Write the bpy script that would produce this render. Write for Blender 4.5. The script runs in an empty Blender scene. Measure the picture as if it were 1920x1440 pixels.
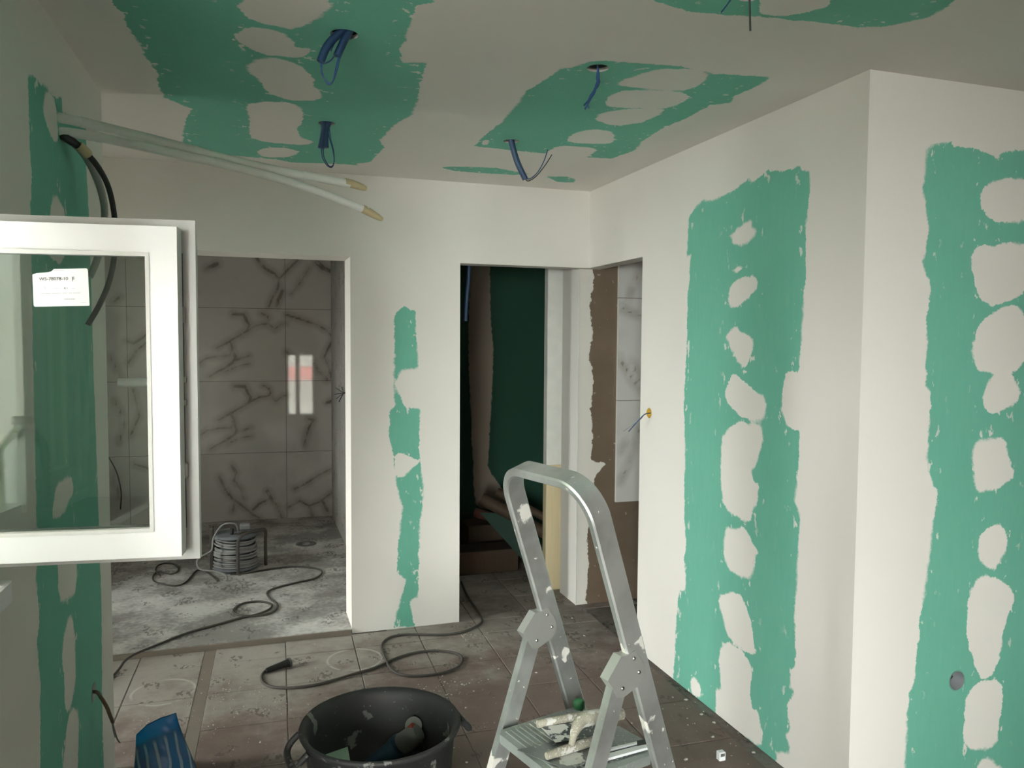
import bpy, bmesh, math, random
import numpy as np
from mathutils import Vector, Matrix
random.seed(7); rng = np.random.default_rng(7)
S = bpy.context.scene; COL = S.collection
# ------------------------------------------------------------------ camera
F, YAW, PIT, ROL, CH = 1475.15, .3205, .0542, -.0067, 1.6148
def ray(px, py):
    u, v = px-960, py-720
    c, s = math.cos(ROL), math.sin(ROL)
    u, v = u*c+v*s, -u*s+v*c
    X, Z = u/F, -v/F
    D = math.cos(PIT)+Z*math.sin(PIT); z = Z*math.cos(PIT)-math.sin(PIT)
    return Vector((X*math.cos(YAW)+D*math.sin(YAW), -X*math.sin(YAW)+D*math.cos(YAW), z))
CAM = Vector((0, 0, CH))
def hit(px, py, P, n):                       # pixel -> point on a real plane
    d = ray(px, py); t = (Vector(P)-CAM).dot(Vector(n))/d.dot(Vector(n)); return CAM+d*t
def hz(px, py, z=0.): return hit(px, py, (0, 0, z), (0, 0, 1))
def hy(px, py, y): return hit(px, py, (0, y, 0), (0, 1, 0))
def hx(px, py, x): return hit(px, py, (x, 0, 0), (1, 0, 0))
cd = bpy.data.cameras.new('camera'); cam = bpy.data.objects.new('camera', cd); COL.objects.link(cam)
cd.sensor_width = 36; cd.sensor_fit = 'HORIZONTAL'; cd.lens = F/1920*36; cd.clip_start = .02
right = Vector((math.cos(YAW), -math.sin(YAW), 0))
fwd = Vector((math.sin(YAW)*math.cos(PIT), math.cos(YAW)*math.cos(PIT), -math.sin(PIT)))
up = right.cross(fwd)
r2 = right*math.cos(ROL)-up*math.sin(ROL); u2 = up*math.cos(ROL)+right*math.sin(ROL)
M3 = Matrix((r2, u2, -fwd)).transposed().to_4x4(); M3.translation = CAM
cam.matrix_world = M3; S.camera = cam
# ------------------------------------------------------------------ world, light, exposure
W = bpy.data.worlds.new('overcast_sky'); S.world = W; W.use_nodes = True
bg = W.node_tree.nodes['Background']; bg.inputs['Color'].default_value = (1.0, .958, .94, 1); bg.inputs['Strength'].default_value = 75.0
S.view_settings.view_transform = 'Standard'; S.view_settings.look = 'None'
S.view_settings.exposure = 0.0; S.view_settings.gamma = 1; S.view_settings.use_curve_mapping = False
S.cycles.use_denoising = True; S.cycles.max_bounces = 14; S.cycles.diffuse_bounces = 10; S.cycles.glossy_bounces = 5
S.cycles.transparent_max_bounces = 12; S.cycles.sample_clamp_indirect = 6; S.cycles.caustics_reflective = False; S.cycles.caustics_refractive = False
def portal(name, loc, rot, sx, sy):
    l = bpy.data.lights.new(name, 'AREA'); l.shape = 'RECTANGLE'; l.size = sx; l.size_y = sy
    l.cycles.is_portal = True
    o = bpy.data.objects.new(name, l); COL.objects.link(o); o.location = loc; o.rotation_euler = rot
R90 = math.pi/2
portal('daylight_portal', (-.04, -2.85, .7), (R90, 0, 0), .7, 1.4)          # low window behind the camera
portal('daylight_portal', (-1.81, -2.85, 1.1), (R90, 0, 0), 1.85, 2.2)         # unseen bay door, added to light the back wall
portal('daylight_portal', (-2.3, 3.5, 1.05), (R90, 0, -R90), .5, 2.1)        # narrow door of the nook
portal('daylight_portal', (3.3, -2.85, 1.2), (R90, 0, 0), 1.0, 2.0)          # unseen window far right, added to light the front-right wall
portal('daylight_portal', (-.92, 1.40, 1.5), (R90, 0, -R90), 1.1, .9)        # the open window
portal('daylight_portal', (-1.95, 5.1, 1.2), (R90, 0, -R90), .45, 1.7)        # alcove window
# ------------------------------------------------------------------ node helpers and materials
def srgb(r, g, b): return tuple(((x/255)/12.92 if x/255 <= .04045 else ((x/255+.055)/1.055)**2.4) for x in (r, g, b))+(1,)
class NT:
    def __init__(s, name):
        s.m = bpy.data.materials.new(name); s.m.use_nodes = True; s.t = s.m.node_tree
        s.b = s.t.nodes['Principled BSDF']; s.out = s.t.nodes['Material Output']
        s.geo = s.t.nodes.new('ShaderNodeNewGeometry').outputs['Position']
        s.oc = s.t.nodes.new('ShaderNodeTexCoord').outputs['Object']
    def n(s, t): return s.t.nodes.new(t)
    def set(s, sock, v):
        if hasattr(v, 'is_linked') or isinstance(v, bpy.types.NodeSocket): s.t.links.new(v, sock)
        else:
            if isinstance(v, tuple) and len(v) == 3 and len(sock.default_value) == 4: v = v+(1,)
            sock.default_value = v
    def math(s, op, a, b=0., c=None):
        x = s.n('ShaderNodeMath'); x.operation = op; s.set(x.inputs[0], a); s.set(x.inputs[1], b)
        if c is not None: s.set(x.inputs[2], c)
        return x.outputs[0]
    def noise(s, scale, detail=3, vec=None, rough=.55, mapping=None, dist=0.):
        x = s.n('ShaderNodeTexNoise'); x.inputs['Scale'].default_value = scale; x.inputs['Detail'].default_value = detail
        x.inputs['Roughness'].default_value = rough; x.inputs['Distortion'].default_value = dist
        v = vec if vec is not None else s.geo
        if mapping:
            mp = s.n('ShaderNodeMapping'); mp.inputs['Scale'].default_value = mapping; s.t.links.new(v, mp.inputs[0]); v = mp.outputs[0]
        s.t.links.new(v, x.inputs['Vector']); return x.outputs['Fac']
    def step(s, v, a, b, lo=0., hi=1.):
        x = s.n('ShaderNodeMapRange'); x.interpolation_type = 'SMOOTHSTEP'
        s.set(x.inputs['Value'], v); s.set(x.inputs['From Min'], a); s.set(x.inputs['From Max'], b)
        s.set(x.inputs['To Min'], lo); s.set(x.inputs['To Max'], hi); return x.outputs[0]
    def mix(s, f, a, b):
        x = s.n('ShaderNodeMix'); x.data_type = 'RGBA'; s.set(x.inputs[0], f); s.set(x.inputs[6], a); s.set(x.inputs[7], b); return x.outputs[2]
    def attr(s, name):
        x = s.n('ShaderNodeAttribute'); x.attribute_name = name; return x.outputs['Fac']
    def bump(s, h, dist=.002, strength=.5):
        x = s.n('ShaderNodeBump'); x.inputs['Distance'].default_value = dist; x.inputs['Strength'].default_value = strength
        s.set(x.inputs['Height'], h); s.t.links.new(x.outputs[0], s.b.inputs['Normal'])
    def fin(s, col=None, rough=None, metal=None, spec=None):
        for k, v in (('Base Color', col), ('Roughness', rough), ('Metallic', metal), ('Specular IOR Level', spec)):
            if v is not None: s.set(s.b.inputs[k], v)
        return s.m
def plain(name, col, rough=.6, metal=0., spec=.5, var=.12, scale=12., bump=0.):
    k = NT(name); nz = k.noise(scale, 4, k.oc)
    lo = tuple(c*(1-var) for c in col[:3])+(1,); hi = tuple(min(1, c*(1+var)) for c in col[:3])+(1,)
    if bump: k.bump(k.noise(scale*6, 3, k.oc), bump)
    return k.fin(k.mix(nz, lo, hi), rough, metal, spec)
def spattered(name, col, spot, rough=.5, metal=0., amount=.60, scale=16., dust=0.):
    k = NT(name)
    a = k.step(k.noise(scale, 5, k.geo), amount, amount+.03); b = k.step(k.noise(scale*7, 3, k.geo), amount+.07, amount+.10)
    m = k.math('MAXIMUM', a, b); v = k.noise(6, 4, k.geo)
    base = k.mix(k.step(v, .3, .7), tuple(c*.72 for c in col[:3])+(1,), tuple(min(1, c*1.2) for c in col[:3])+(1,))
    if dust: base = k.mix(k.math('MULTIPLY', k.noise(9, 4), dust), base, spot)
    k.bump(m, .0015, .6)
    return k.fin(k.mix(m, base, spot), k.mix(m, (rough,)*3+(1,), (.9,)*3+(1,)), k.math('MULTIPLY', k.math('SUBTRACT', 1., m), metal))
WHITE = (.80, .785, .755, 1)
def board_mat():                             # green plasterboard where 'sd' > 0, joint compound elsewhere
    k = NT('skimmed_plasterboard'); sd = k.attr('sd')
    n1 = k.math('MULTIPLY_ADD', k.noise(24, 5), .030, -.015); n2 = k.math('MULTIPLY_ADD', k.noise(110, 3), .014, -.007)
    s2 = k.math('ADD', k.math('ADD', sd, n1), n2)
    w = k.step(k.noise(5, 2), .35, .75, .0012, .010)
    m = k.step(s2, k.math('MULTIPLY', w, -1.), w)
    fl = k.step(k.noise(30, 5, mapping=(1, 1, .55)), .625, .665)
    near = k.step(sd, .0, .085, .95, .03)
    m = k.math('MULTIPLY', m, k.math('SUBTRACT', 1., k.math('MULTIPLY', fl, near)))
    wh = k.mix(k.noise(2.2, 3), (.83, .80, .765, 1), (.77, .742, .708, 1))
    gr = k.mix(k.noise(3, 4), (.118, .400, .300, 1), (.145, .455, .350, 1))
    gr = k.mix(k.math('MULTIPLY', k.noise(60, 2, mapping=(1, 1, .2)), .10), gr, (.5, .7, .62, 1))
    k.bump(k.math('ADD', k.math('MULTIPLY', m, -.6), k.math('MULTIPLY', k.noise(35, 3), .25)), .0018, .5)
    return k.fin(k.mix(m, wh, gr), .82, 0., .3)
MB_BOARD = board_mat()
def plaster_mat():
    k = NT('white_plaster'); k.bump(k.noise(40, 3), .001, .4)
    return k.fin(k.mix(k.noise(2.2, 3), (.83, .80, .765, 1), (.77, .742, .708, 1)), .85, 0., .3)
M_PLASTER = plaster_mat()
def floor_tile_mat():
    k = NT('dusty_floor_tile'); sep = k.n('ShaderNodeSeparateXYZ'); k.t.links.new(k.geo, sep.inputs[0]); x, y = sep.outputs[0], sep.outputs[1]
    base = k.mix(k.noise(9, 5), (.135, .095, .082, 1), (.20, .155, .135, 1))
    d = k.math('ADD', k.noise(2.6, 5, rough=.65), k.math('MULTIPLY', k.noise(14, 4), .35))
    d = k.math('ADD', d, k.step(y, 3.1, 4.2, -.13, .20))
    d = k.math('ADD', d, k.step(x, .9, .0, -.10, .05))
    dust = k.step(d, .48, .98)
    col = k.mix(k.math('MULTIPLY', dust, .8), base, (.40, .375, .345, 1))
    for (cx, cy, r, y0) in ((RING1.x, RING1.y, .135, .85), (RING2.x, RING2.y, .135, .8)):
        dx = k.math('SUBTRACT', x, cx); dy = k.math('SUBTRACT', y, cy)
        rr = k.math('SQRT', k.math('ADD', k.math('MULTIPLY', dx, dx), k.math('MULTIPLY', dy, dy)))
        rr = k.math('ABSOLUTE', k.math('SUBTRACT', rr, r))
        ring = k.math('MULTIPLY', k.step(rr, .010, .001), k.step(k.noise(11, 3), .38, .55))
        col = k.mix(k.math('MULTIPLY', ring, y0), col, (.50, .48, .45, 1))
    fleck = k.step(k.noise(85, 3), .695, .72); col = k.mix(k.math('MULTIPLY', fleck, .8), col, (.62, .60, .56, 1))
    pr = k.math('MULTIPLY', k.step(k.noise(7, 1), .60, .64), k.step(k.noise(55, 2, mapping=(1, .5, 1)), .50, .56))
    col = k.mix(k.math('MULTIPLY', pr, .65), col, (.085, .065, .055, 1))
    k.bump(k.noise(60, 4), .0015, .5)
    return k.fin(col, .75, 0., .35)
RING1, RING2 = hz(314, 1306), hz(672, 1240)
M_FTILE = floor_tile_mat()
def concrete(name, c0, c1, dust, amt=.55):
    k = NT(name); c = k.mix(k.noise(7, 5), c0, c1)
    d = k.math('ADD', k.noise(1.9, 5, rough=.65), k.math('MULTIPLY', k.noise(38, 4), .25)); c = k.mix(k.math('MULTIPLY', k.step(d, amt, amt+.25), .85), c, dust)
    pr = k.math('MULTIPLY', k.step(k.noise(6, 1), .58, .62), k.step(k.noise(60, 2, mapping=(1, .45, 1)), .50, .57))
    c = k.mix(k.math('MULTIPLY', pr, .6), c, tuple(v*.45 for v in c0[:3])+(1,))
    k.bump(k.noise(70, 4), .002, .6); return k.fin(c, .9, 0., .25)
M_SCREED = concrete('dusty_grey_screed', (.20, .195, .185, 1), (.30, .29, .275, 1), (.64, .635, .61, 1), .52)
M_SLAB = concrete('dirty_tile_bed', (.10, .085, .075, 1), (.15, .13, .115, 1), (.24, .22, .20, 1))
M_MORTAR = plain('grey_brown_mortar', (.20, .17, .14, 1), .95, bump=.002)
M_BROWN = concrete('old_brown_plaster', (.19, .135, .10, 1), (.27, .20, .155, 1), (.31, .24, .19, 1), .62)
def marble():
    k = NT('white_marble_look_tile'); v = k.attr('vein')
    n = k.math('MULTIPLY_ADD', k.noise(26, 5), .034, -.017); vv = k.math('ADD', v, n)
    core = k.step(vv, .010, -.004); halo = k.step(vv, .055, .0, 0., .42)
    f = k.math('MAXIMUM', core, halo); f = k.math('MULTIPLY', f, k.step(k.noise(13, 3), .25, .6, .25, 1.))
    soft = k.math('MULTIPLY', k.step(k.noise(2.3, 4, rough=.6), .55, .75), .18)
    col = k.mix(k.math('ADD', f, soft), (.70, .69, .665, 1), (.24, .21, .175, 1))
    return k.fin(col, .03, 0., .85)
M_MARBLE = marble()
M_RENDER = concrete('grey_cement_render', (.34, .33, .31, 1), (.44, .43, .40, 1), (.52, .50, .47, 1), .6)
M_GROUT = plain('dark_grout', (.10, .095, .085, 1), .9)
M_PVC = plain('white_pvc', (.82, .85, .87, 1), .28, var=.015)
M_PVC_EDGE = plain('grey_white_pvc_rebate', (.62, .64, .63, 1), .35, var=.04)
M_GASKET = plain('black_rubber_gasket', (.02, .02, .02, 1), .6)
M_STEEL = plain('zinc_steel', (.45, .44, .42, 1), .35, 1.)
M_PAPER = plain('white_label_paper', (.90, .92, .97, 1), .6, var=.01)
M_INK = plain('dark_ink', (.012, .012, .02, 1), .8)
M_INKG = plain('pale_grey_ink', (.48, .48, .54, 1), .8)
def glass(name, tint=(.93, .97, .95, 1), ior=1.5, gain=2.0):
    k = NT(name); t = k.t; t.nodes.remove(k.b)
    tr = k.n('ShaderNodeBsdfTransparent'); tr.inputs[0].default_value = tint
    gl = k.n('ShaderNodeBsdfGlossy'); gl.inputs['Roughness'].default_value = 0.0; gl.inputs['Color'].default_value = (1, 1, 1, 1)
    fr = k.n('ShaderNodeFresnel'); fr.inputs['IOR'].default_value = ior
    f = k.math('MINIMUM', k.math('MULTIPLY', fr.outputs[0], gain), 1.)
    mx = k.n('ShaderNodeMixShader'); t.links.new(f, mx.inputs[0]); t.links.new(tr.outputs[0], mx.inputs[1]); t.links.new(gl.outputs[0], mx.inputs[2])
    t.links.new(mx.outputs[0], k.out.inputs[0]); return k.m
M_GLASS = glass('window_glass')
M_PET = glass('clear_plastic', (.90, .95, .97, 1), 1.45, 2.2)
PUTTY = (.66, .64, .60, 1)
M_ALU = spattered('spattered_aluminium', (.64, .66, .66, 1), PUTTY, .36, .74, .615, 11)
M_ALU2 = spattered('dusty_aluminium_plate', (.34, .38, .37, 1), (.45, .48, .45, 1), .5, .45, .56, 14, .5)
M_BRKT = plain('dull_aluminium_bracket', (.54, .55, .535, 1), .45, .6, var=.06)
M_BLACKP = spattered('dirty_black_plastic', (.020, .021, .022, 1), (.20, .205, .195, 1), .6, 0., .62, 10, .07)
M_GREYP = plain('grey_plastic', (.10, .105, .10, 1), .5)
M_BLACK = plain('black_plastic', (.018, .018, .018, 1), .45)
M_CABLE = plain('dusty_dark_cable', (.065, .06, .052, 1), .7)
M_CABLE_G = plain('dusty_grey_cable', (.27, .27, .265, 1), .75)
M_BLUE = plain('blue_conduit', (.006, .030, .085, 1), .5)
M_BLUEW = plain('blue_wire', (.010, .045, .13, 1), .5)
M_DARKW = plain('dark_wire', (.03, .03, .035, 1), .5)
M_BROWNW = plain('brown_wire', (.13, .085, .055, 1), .55)
M_YELLOW = plain('yellow_plastic', (.55, .33, .03, 1), .5)
M_INSUL = plain('white_foam_insulation', (.90, .90, .87, 1), .6, bump=.001)
M_TAPE = plain('beige_masking_tape', (.58, .47, .29, 1), .7, bump=.001)
M_CORR = plain('grey_corrugated_hose', (.36, .37, .34, 1), .5)
M_HOLE = plain('dark_cavity', (.03, .03, .028, 1), .95)
M_GYPS = plain('chipped_gypsum', (.74, .72, .68, 1), .95, bump=.002)
M_DEBRIS = plain('plaster_crumbs', (.46, .445, .41, 1), .9)
def wood(name, a, b):
    k = NT(name); f = k.noise(6, 5, k.geo, mapping=(9, 9, .55), dist=.6); kn = k.step(k.noise(4, 2), .72, .78)
    return k.fin(k.mix(k.math('MULTIPLY', kn, .5), k.mix(f, a, b), tuple(v*.4 for v in a[:3])+(1,)), .7, 0., .3)
M_PINE = wood('raw_pine', (.56, .46, .28, 1), (.70, .60, .40, 1))
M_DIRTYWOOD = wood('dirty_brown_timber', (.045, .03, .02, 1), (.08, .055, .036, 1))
M_PWHITE = plain('white_painted_board', (.74, .735, .70, 1), .7)
M_DGREEN = plain('green_board_paper', (.10, .33, .25, 1), .85)
M_CAKED = spattered('plaster_caked_handle', (.34, .32, .26, 1), (.60, .59, .56, 1), .85, 0., .53, 40)
M_BLADE = spattered('plaster_smeared_steel_blade', (.30, .335, .34, 1), (.60, .61, .58, 1), .38, .85, .58, 18, .25)
M_BLADE2 = spattered('dark_steel_blade_with_compound', (.14, .155, .165, 1), (.60, .62, .60, 1), .38, .8, .52, 22)
def sack():
    k = NT('blue_striped_sack'); wv = k.n('ShaderNodeTexWave'); wv.inputs['Scale'].default_value = 11; wv.inputs['Distortion'].default_value = 5; wv.inputs['Detail'].default_value = 1.5
    mp = k.n('ShaderNodeMapping'); mp.inputs['Scale'].default_value = (1, 1, .32); mp.inputs['Rotation'].default_value = (0, .5, 0); k.t.links.new(k.geo, mp.inputs[0]); k.t.links.new(mp.outputs[0], wv.inputs[0])
    v = k.attr('v'); st = k.math('MULTIPLY', k.step(wv.outputs['Fac'], .80, .90), k.step(v, .86, .80))
    c = k.mix(k.noise(14, 3), (.015, .095, .23, 1), (.03, .15, .34, 1)); c = k.mix(k.math('MULTIPLY', k.step(k.noise(9, 2), .5, .62), .5), c, (.10, .08, .17, 1))
    c = k.mix(k.step(v, .84, .90), c, (.006, .19, .50, 1))
    return k.fin(k.mix(k.math('MULTIPLY', st, .75), c, (.38, .50, .55, 1)), .38)
M_SACK = sack()
M_TOOLB = plain('dusty_blue_tool_body', (.03, .075, .12, 1), .5)
M_TOOLG = plain('dusty_grey_tool_head', (.16, .17, .155, 1), .5)
M_RED = plain('red_plastic', (.30, .05, .04, 1), .5)
M_FOAM = plain('pale_green_foam', (.50, .68, .54, 1), .9)
M_LEAF = plain('leaf_green', (.09, .16, .06, 1), .8, var=.5, scale=4)
M_GROUND = plain('pale_terrace', (.42, .41, .38, 1), .9)
M_REDROOF = plain('pink_red_render', (.62, .28, .27, 1), .9)
# ------------------------------------------------------------------ mesh helpers
class MB:
    def __init__(s): s.v = []; s.f = []; s.mi = []; s.sm = []
    def add(s, vs, fs, mi=0, smooth=False):
        o = len(s.v); s.v += [tuple(v) for v in vs]; s.f += [tuple(i+o for i in f) for f in fs]; s.mi += [mi]*len(fs); s.sm += [smooth]*len(fs); return s
    def box(s, a, b, M=None, mi=0):
        (x0, y0, z0), (x1, y1, z1) = a, b
        vs = [Vector(p) for p in ((x0,y0,z0),(x1,y0,z0),(x1,y1,z0),(x0,y1,z0),(x0,y0,z1),(x1,y0,z1),(x1,y1,z1),(x0,y1,z1))]
        if M is not None: vs = [M(*v) if callable(M) else M @ v for v in vs]
        return s.add(vs, [(0,3,2,1),(4,5,6,7),(0,1,5,4),(1,2,6,5),(2,3,7,6),(3,0,4,7)], mi)
    def bbox(s, a, b, M=None, mi=0, c=.004):          # box with chamfered vertical and horizontal edges
        (x0, y0, z0), (x1, y1, z1) = a, b
        def ring(z, i): return [Vector(p) for p in ((x0+i+c,y0+i,z),(x1-i-c,y0+i,z),(x1-i,y0+i+c,z),(x1-i,y1-i-c,z),(x1-i-c,y1-i,z),(x0+i+c,y1-i,z),(x0+i,y1-i-c,z),(x0+i,y0+i+c,z))]
        rs = [ring(z0, c), ring(z0+c, 0), ring(z1-c, 0), ring(z1, c)]; vs = sum(rs, [])
        if M is not None: vs = [M(*v) if callable(M) else M @ v for v in vs]
        fs = [tuple(range(7, -1, -1)), tuple(range(24, 32))]
        for k in range(3):
            for i in range(8): j = (i+1) % 8; fs.append((k*8+i, k*8+j, k*8+8+j, k*8+8+i))
        return s.add(vs, fs, mi)
    def prism(s, poly, d, mi=0):                       # poly: 3-D outline, d: extrusion vector
        n = len(poly); d = Vector(d); vs = [Vector(p) for p in poly]+[Vector(p)+d for p in poly]
        return s.add(vs, [tuple(range(n-1, -1, -1)), tuple(range(n, 2*n))]+[(i, (i+1) % n, n+(i+1) % n, n+i) for i in range(n)], mi)
    def tube(s, pts, r, n=8, mi=0, cap=True, sub=6, flat=None):
        P = spline(pts, sub) if sub > 1 else [Vector(p) for p in pts]
        rs = r if isinstance(r, (list, tuple)) else [r]
        nn = Vector((0, 0, 1)); vs = []; m = len(P)
        for i, p in enumerate(P):
            t = (P[min(i+1, m-1)]-P[max(i-1, 0)]); t = t.normalized() if t.length > 1e-9 else Vector((0, 0, 1))
            if i == 0: nn = t.orthogonal().normalized() if abs(t.z) > .9 else (Vector((0,0,1))-t*t.z).normalized()
            nn = (nn-t*nn.dot(t)); nn = nn.normalized() if nn.length > 1e-6 else t.orthogonal().normalized()
            b = t.cross(nn); q = i/(m-1)*(len(rs)-1); k = min(int(q), len(rs)-2) if len(rs) > 1 else 0
            rad = rs[0] if len(rs) == 1 else rs[k]+(rs[k+1]-rs[k])*(q-k)
            for j in range(n):
                a = 2*math.pi*j/n; vs.append(p+nn*(math.cos(a)*rad*(flat or 1))+b*(math.sin(a)*rad))
        fs = [(i*n+j, i*n+(j+1) % n, (i+1)*n+(j+1) % n, (i+1)*n+j) for i in range(m-1) for j in range(n)]
        s.add(vs, fs, mi, True)
        if cap: s.add(vs[:n], [tuple(range(n-1, -1, -1))], mi); s.add(vs[-n:], [tuple(range(n))], mi)
        return s
    def lathe(s, prof, c, n=48, M=None, mi=0, smooth=True):   # prof: list of (r, z)
        vs = []; m = len(prof); c = Vector(c)
        for r, z in prof:
            for j in range(n):
                a = 2*math.pi*j/n; v = Vector((r*math.cos(a), r*math.sin(a), z)); vs.append((M @ v if M is not None else v)+c)
        return s.add(vs, [(i*n+j, i*n+(j+1) % n, (i+1)*n+(j+1) % n, (i+1)*n+j) for i in range(m-1) for j in range(n)], mi, smooth)
    def build(s, name, mats, parent=None, kind=None, attrs=None):
        me = bpy.data.meshes.new(name); me.from_pydata(s.v, [], s.f)
        for m in (mats if isinstance(mats, (list, tuple)) else [mats]): me.materials.append(m)
        me.polygons.foreach_set('material_index', s.mi); me.polygons.foreach_set('use_smooth', s.sm)
        for k, a in (attrs or {}).items():
            at = me.attributes.new(k, 'FLOAT', 'POINT'); at.data.foreach_set('value', np.asarray(a, dtype=np.float32))
        me.update(); o = bpy.data.objects.new(name, me); COL.objects.link(o)
        if parent is not None: attach(o, parent)
        if kind: o['kind'] = kind
        return o
def wloc(o):
    v = o.location.copy()
    while o.parent: o = o.parent; v = v+o.location
    return v
def attach(o, p):
    o.parent = p; base = Vector((0, 0, 0)); q = p
    base = ABS.get(p.name, Vector((0, 0, 0))); o.matrix_parent_inverse = Matrix.Translation(-base); ABS[o.name] = Vector((0, 0, 0))
ABS = {}
def thing(name, label, cat, loc, group=None, kind=None):
    o = bpy.data.objects.new(name, None); COL.objects.link(o); o.location = loc; o.empty_display_size = .05; ABS[o.name] = Vector(loc)
    if label: o['label'] = label
    if cat: o['category'] = cat
    if group: o['group'] = group
    if kind: o['kind'] = kind
    return o
def tag(o, label, cat=None, group=None):
    o['label'] = label
    if cat: o['category'] = cat
    if group: o['group'] = group
    return o
def spline(pts, sub=6):
    P = [Vector(p) for p in pts]; n = len(P)
    if n < 3: return P
    out = []
    for i in range(n-1):
        a, b, c, d = P[max(i-1, 0)], P[i], P[i+1], P[min(i+2, n-1)]
        for k in range(sub):
            t = k/sub; out.append(.5*((2*b)+(c-a)*t+(2*a-5*b+4*c-d)*t*t+(3*b-a-3*c+d)*t**3))
    out.append(P[-1]); return out
def chaikin(poly, it=1):
    for _ in range(it):
        q = []
        for i in range(len(poly)):
            a, b = np.array(poly[i]), np.array(poly[(i+1) % len(poly)]); q += [a*.8+b*.2, a*.2+b*.8]
        poly = q
    return [tuple(p) for p in poly]
def seg_d(P, a, b):
    a, b = np.array(a), np.array(b); ab = b-a; L = (ab@ab)+1e-12
    t = np.clip(((P-a)@ab)/L, 0, 1); return np.hypot(*(P-a-t[:, None]*ab).T)
def poly_sd(P, poly):
    d = np.full(len(P), 9.); ins = np.zeros(len(P), bool); n = len(poly)
    for i in range(n):
        a, b = poly[i], poly[(i+1) % n]; d = np.minimum(d, seg_d(P, a, b))
        if a[1] != b[1]:
            c = ((a[1] > P[:, 1]) != (b[1] > P[:, 1])) & (P[:, 0] < (b[0]-a[0])*(P[:, 1]-a[1])/(b[1]-a[1])+a[0]); ins ^= c
    return np.where(ins, d, -d)
def grid_coords(a, b, brk, step, fine=None):
    fa, fb = fine if fine else (a, b)
    pts = {round(a, 5), round(b, 5)} | {round(x, 5) for x in brk if a < x < b}
    if step:
        k = max(1, int(round((min(b, fb)-max(a, fa))/step)))
        for i in range(k+1):
            x = max(a, fa)+(min(b, fb)-max(a, fa))*i/k
            if all(abs(x-q) > step*.35 for q in pts): pts.add(round(x, 5))
    return sorted(pts)
def wall(name, O, U, V, ur, vr, th, rects=(), step=0, fine_u=None, fine_v=None, greens=(), whites=(), circles=(), mat=None, back=True, kind='structure', backmat=None):
    O, U, V = Vector(O), Vector(U).normalized(), Vector(V).normalized(); N = U.cross(V)
    def px2uv(p): q = hit(p[0], p[1], O, N)-O; return (q.dot(U), q.dot(V))
    bu = [c for r in rects for c in r[:2]]; bv = [c for r in rects for c in r[2:]]
    us = grid_coords(*ur, bu, step, fine_u); vs = grid_coords(*vr, bv, step, fine_v)
    def inr(u, v): return any(a < u < b and c < v < d for a, b, c, d in rects)
    nu, nv = len(us), len(vs); P = np.array([(u, v) for v in vs for u in us]); f = []
    gone = set()
    for j in range(nv-1):
        for i in range(nu-1):
            u, v = (us[i]+us[i+1])/2, (vs[j]+vs[j+1])/2
            if inr(u, v): continue
            cell = (j*nu+i, j*nu+i+1, (j+1)*nu+i+1, (j+1)*nu+i)
            if any((u-a)**2+(v-b)**2 < r*r for a, b, r in circles): gone.update(cell); continue
            f.append(cell)
    for a, b, r in circles:
        kept = {i for c in f for i in c}
        for i in gone & kept:
            d = math.hypot(P[i, 0]-a, P[i, 1]-b)
            if d < r*2.2: P[i] = (a+(P[i, 0]-a)*r/d, b+(P[i, 1]-b)*r/d)
    sd = np.full(len(P), -1.)
    if greens:
        g = np.full(len(P), -9.)
        for q in greens: g = np.maximum(g, poly_sd(P, [px2uv(p) for p in q]))
        for q in whites: g = np.minimum(g, -poly_sd(P, [px2uv(p) for p in chaikin(q)]))
        sd = g
    mb = MB(); mb.add([O+U*u+V*v for u, v in P], f); sdl = list(sd)
    cu = grid_coords(*ur, bu, 0); cv = grid_coords(*vr, bv, 0)
    for j in range(len(cv)-1):
        for i in range(len(cu)-1):
            q = (cu[i], cu[i+1], cv[j], cv[j+1])
            def full(a, b): return cu[0] < a < cu[-1] and cv[0] < b < cv[-1] and not inr(a, b)
            if inr((q[0]+q[1])/2, (q[2]+q[3])/2): continue
            A = [O+U*a+V*b for a, b in ((q[0],q[2]),(q[1],q[2]),(q[1],q[3]),(q[0],q[3]))]; B = [p-N*th for p in A]
            fs = [(7, 6, 5, 4)] if back else []
            um, vm = (q[0]+q[1])/2, (q[2]+q[3])/2; e = 1e-3
            for (x, y), k in (((um, q[2]-e), (0, 4, 5, 1)), ((q[1]+e, vm), (1, 5, 6, 2)), ((um, q[3]+e), (2, 6, 7, 3)), ((q[0]-e, vm), (3, 7, 4, 0))):
                if not full(x, y): fs.append(k)
            mb.add(A+B, fs, 1 if backmat else 0); sdl += [-1.]*8
    mats = [mat or (MB_BOARD if greens else M_PLASTER)]+([backmat] if backmat else [])
    return mb.build(name, mats, None, kind, {'sd': sdl} if greens else None)
X, Y, Z = Vector((1,0,0)), Vector((0,1,0)), Vector((0,0,1))
H = 2.5
XR, YB, YN, XC1, XC2, ZH, ZH2, YD = 1.9093, 4.3147, 2.0993, .5114, 1.1214, 2.0639, 2.0511, 3.6427
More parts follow.
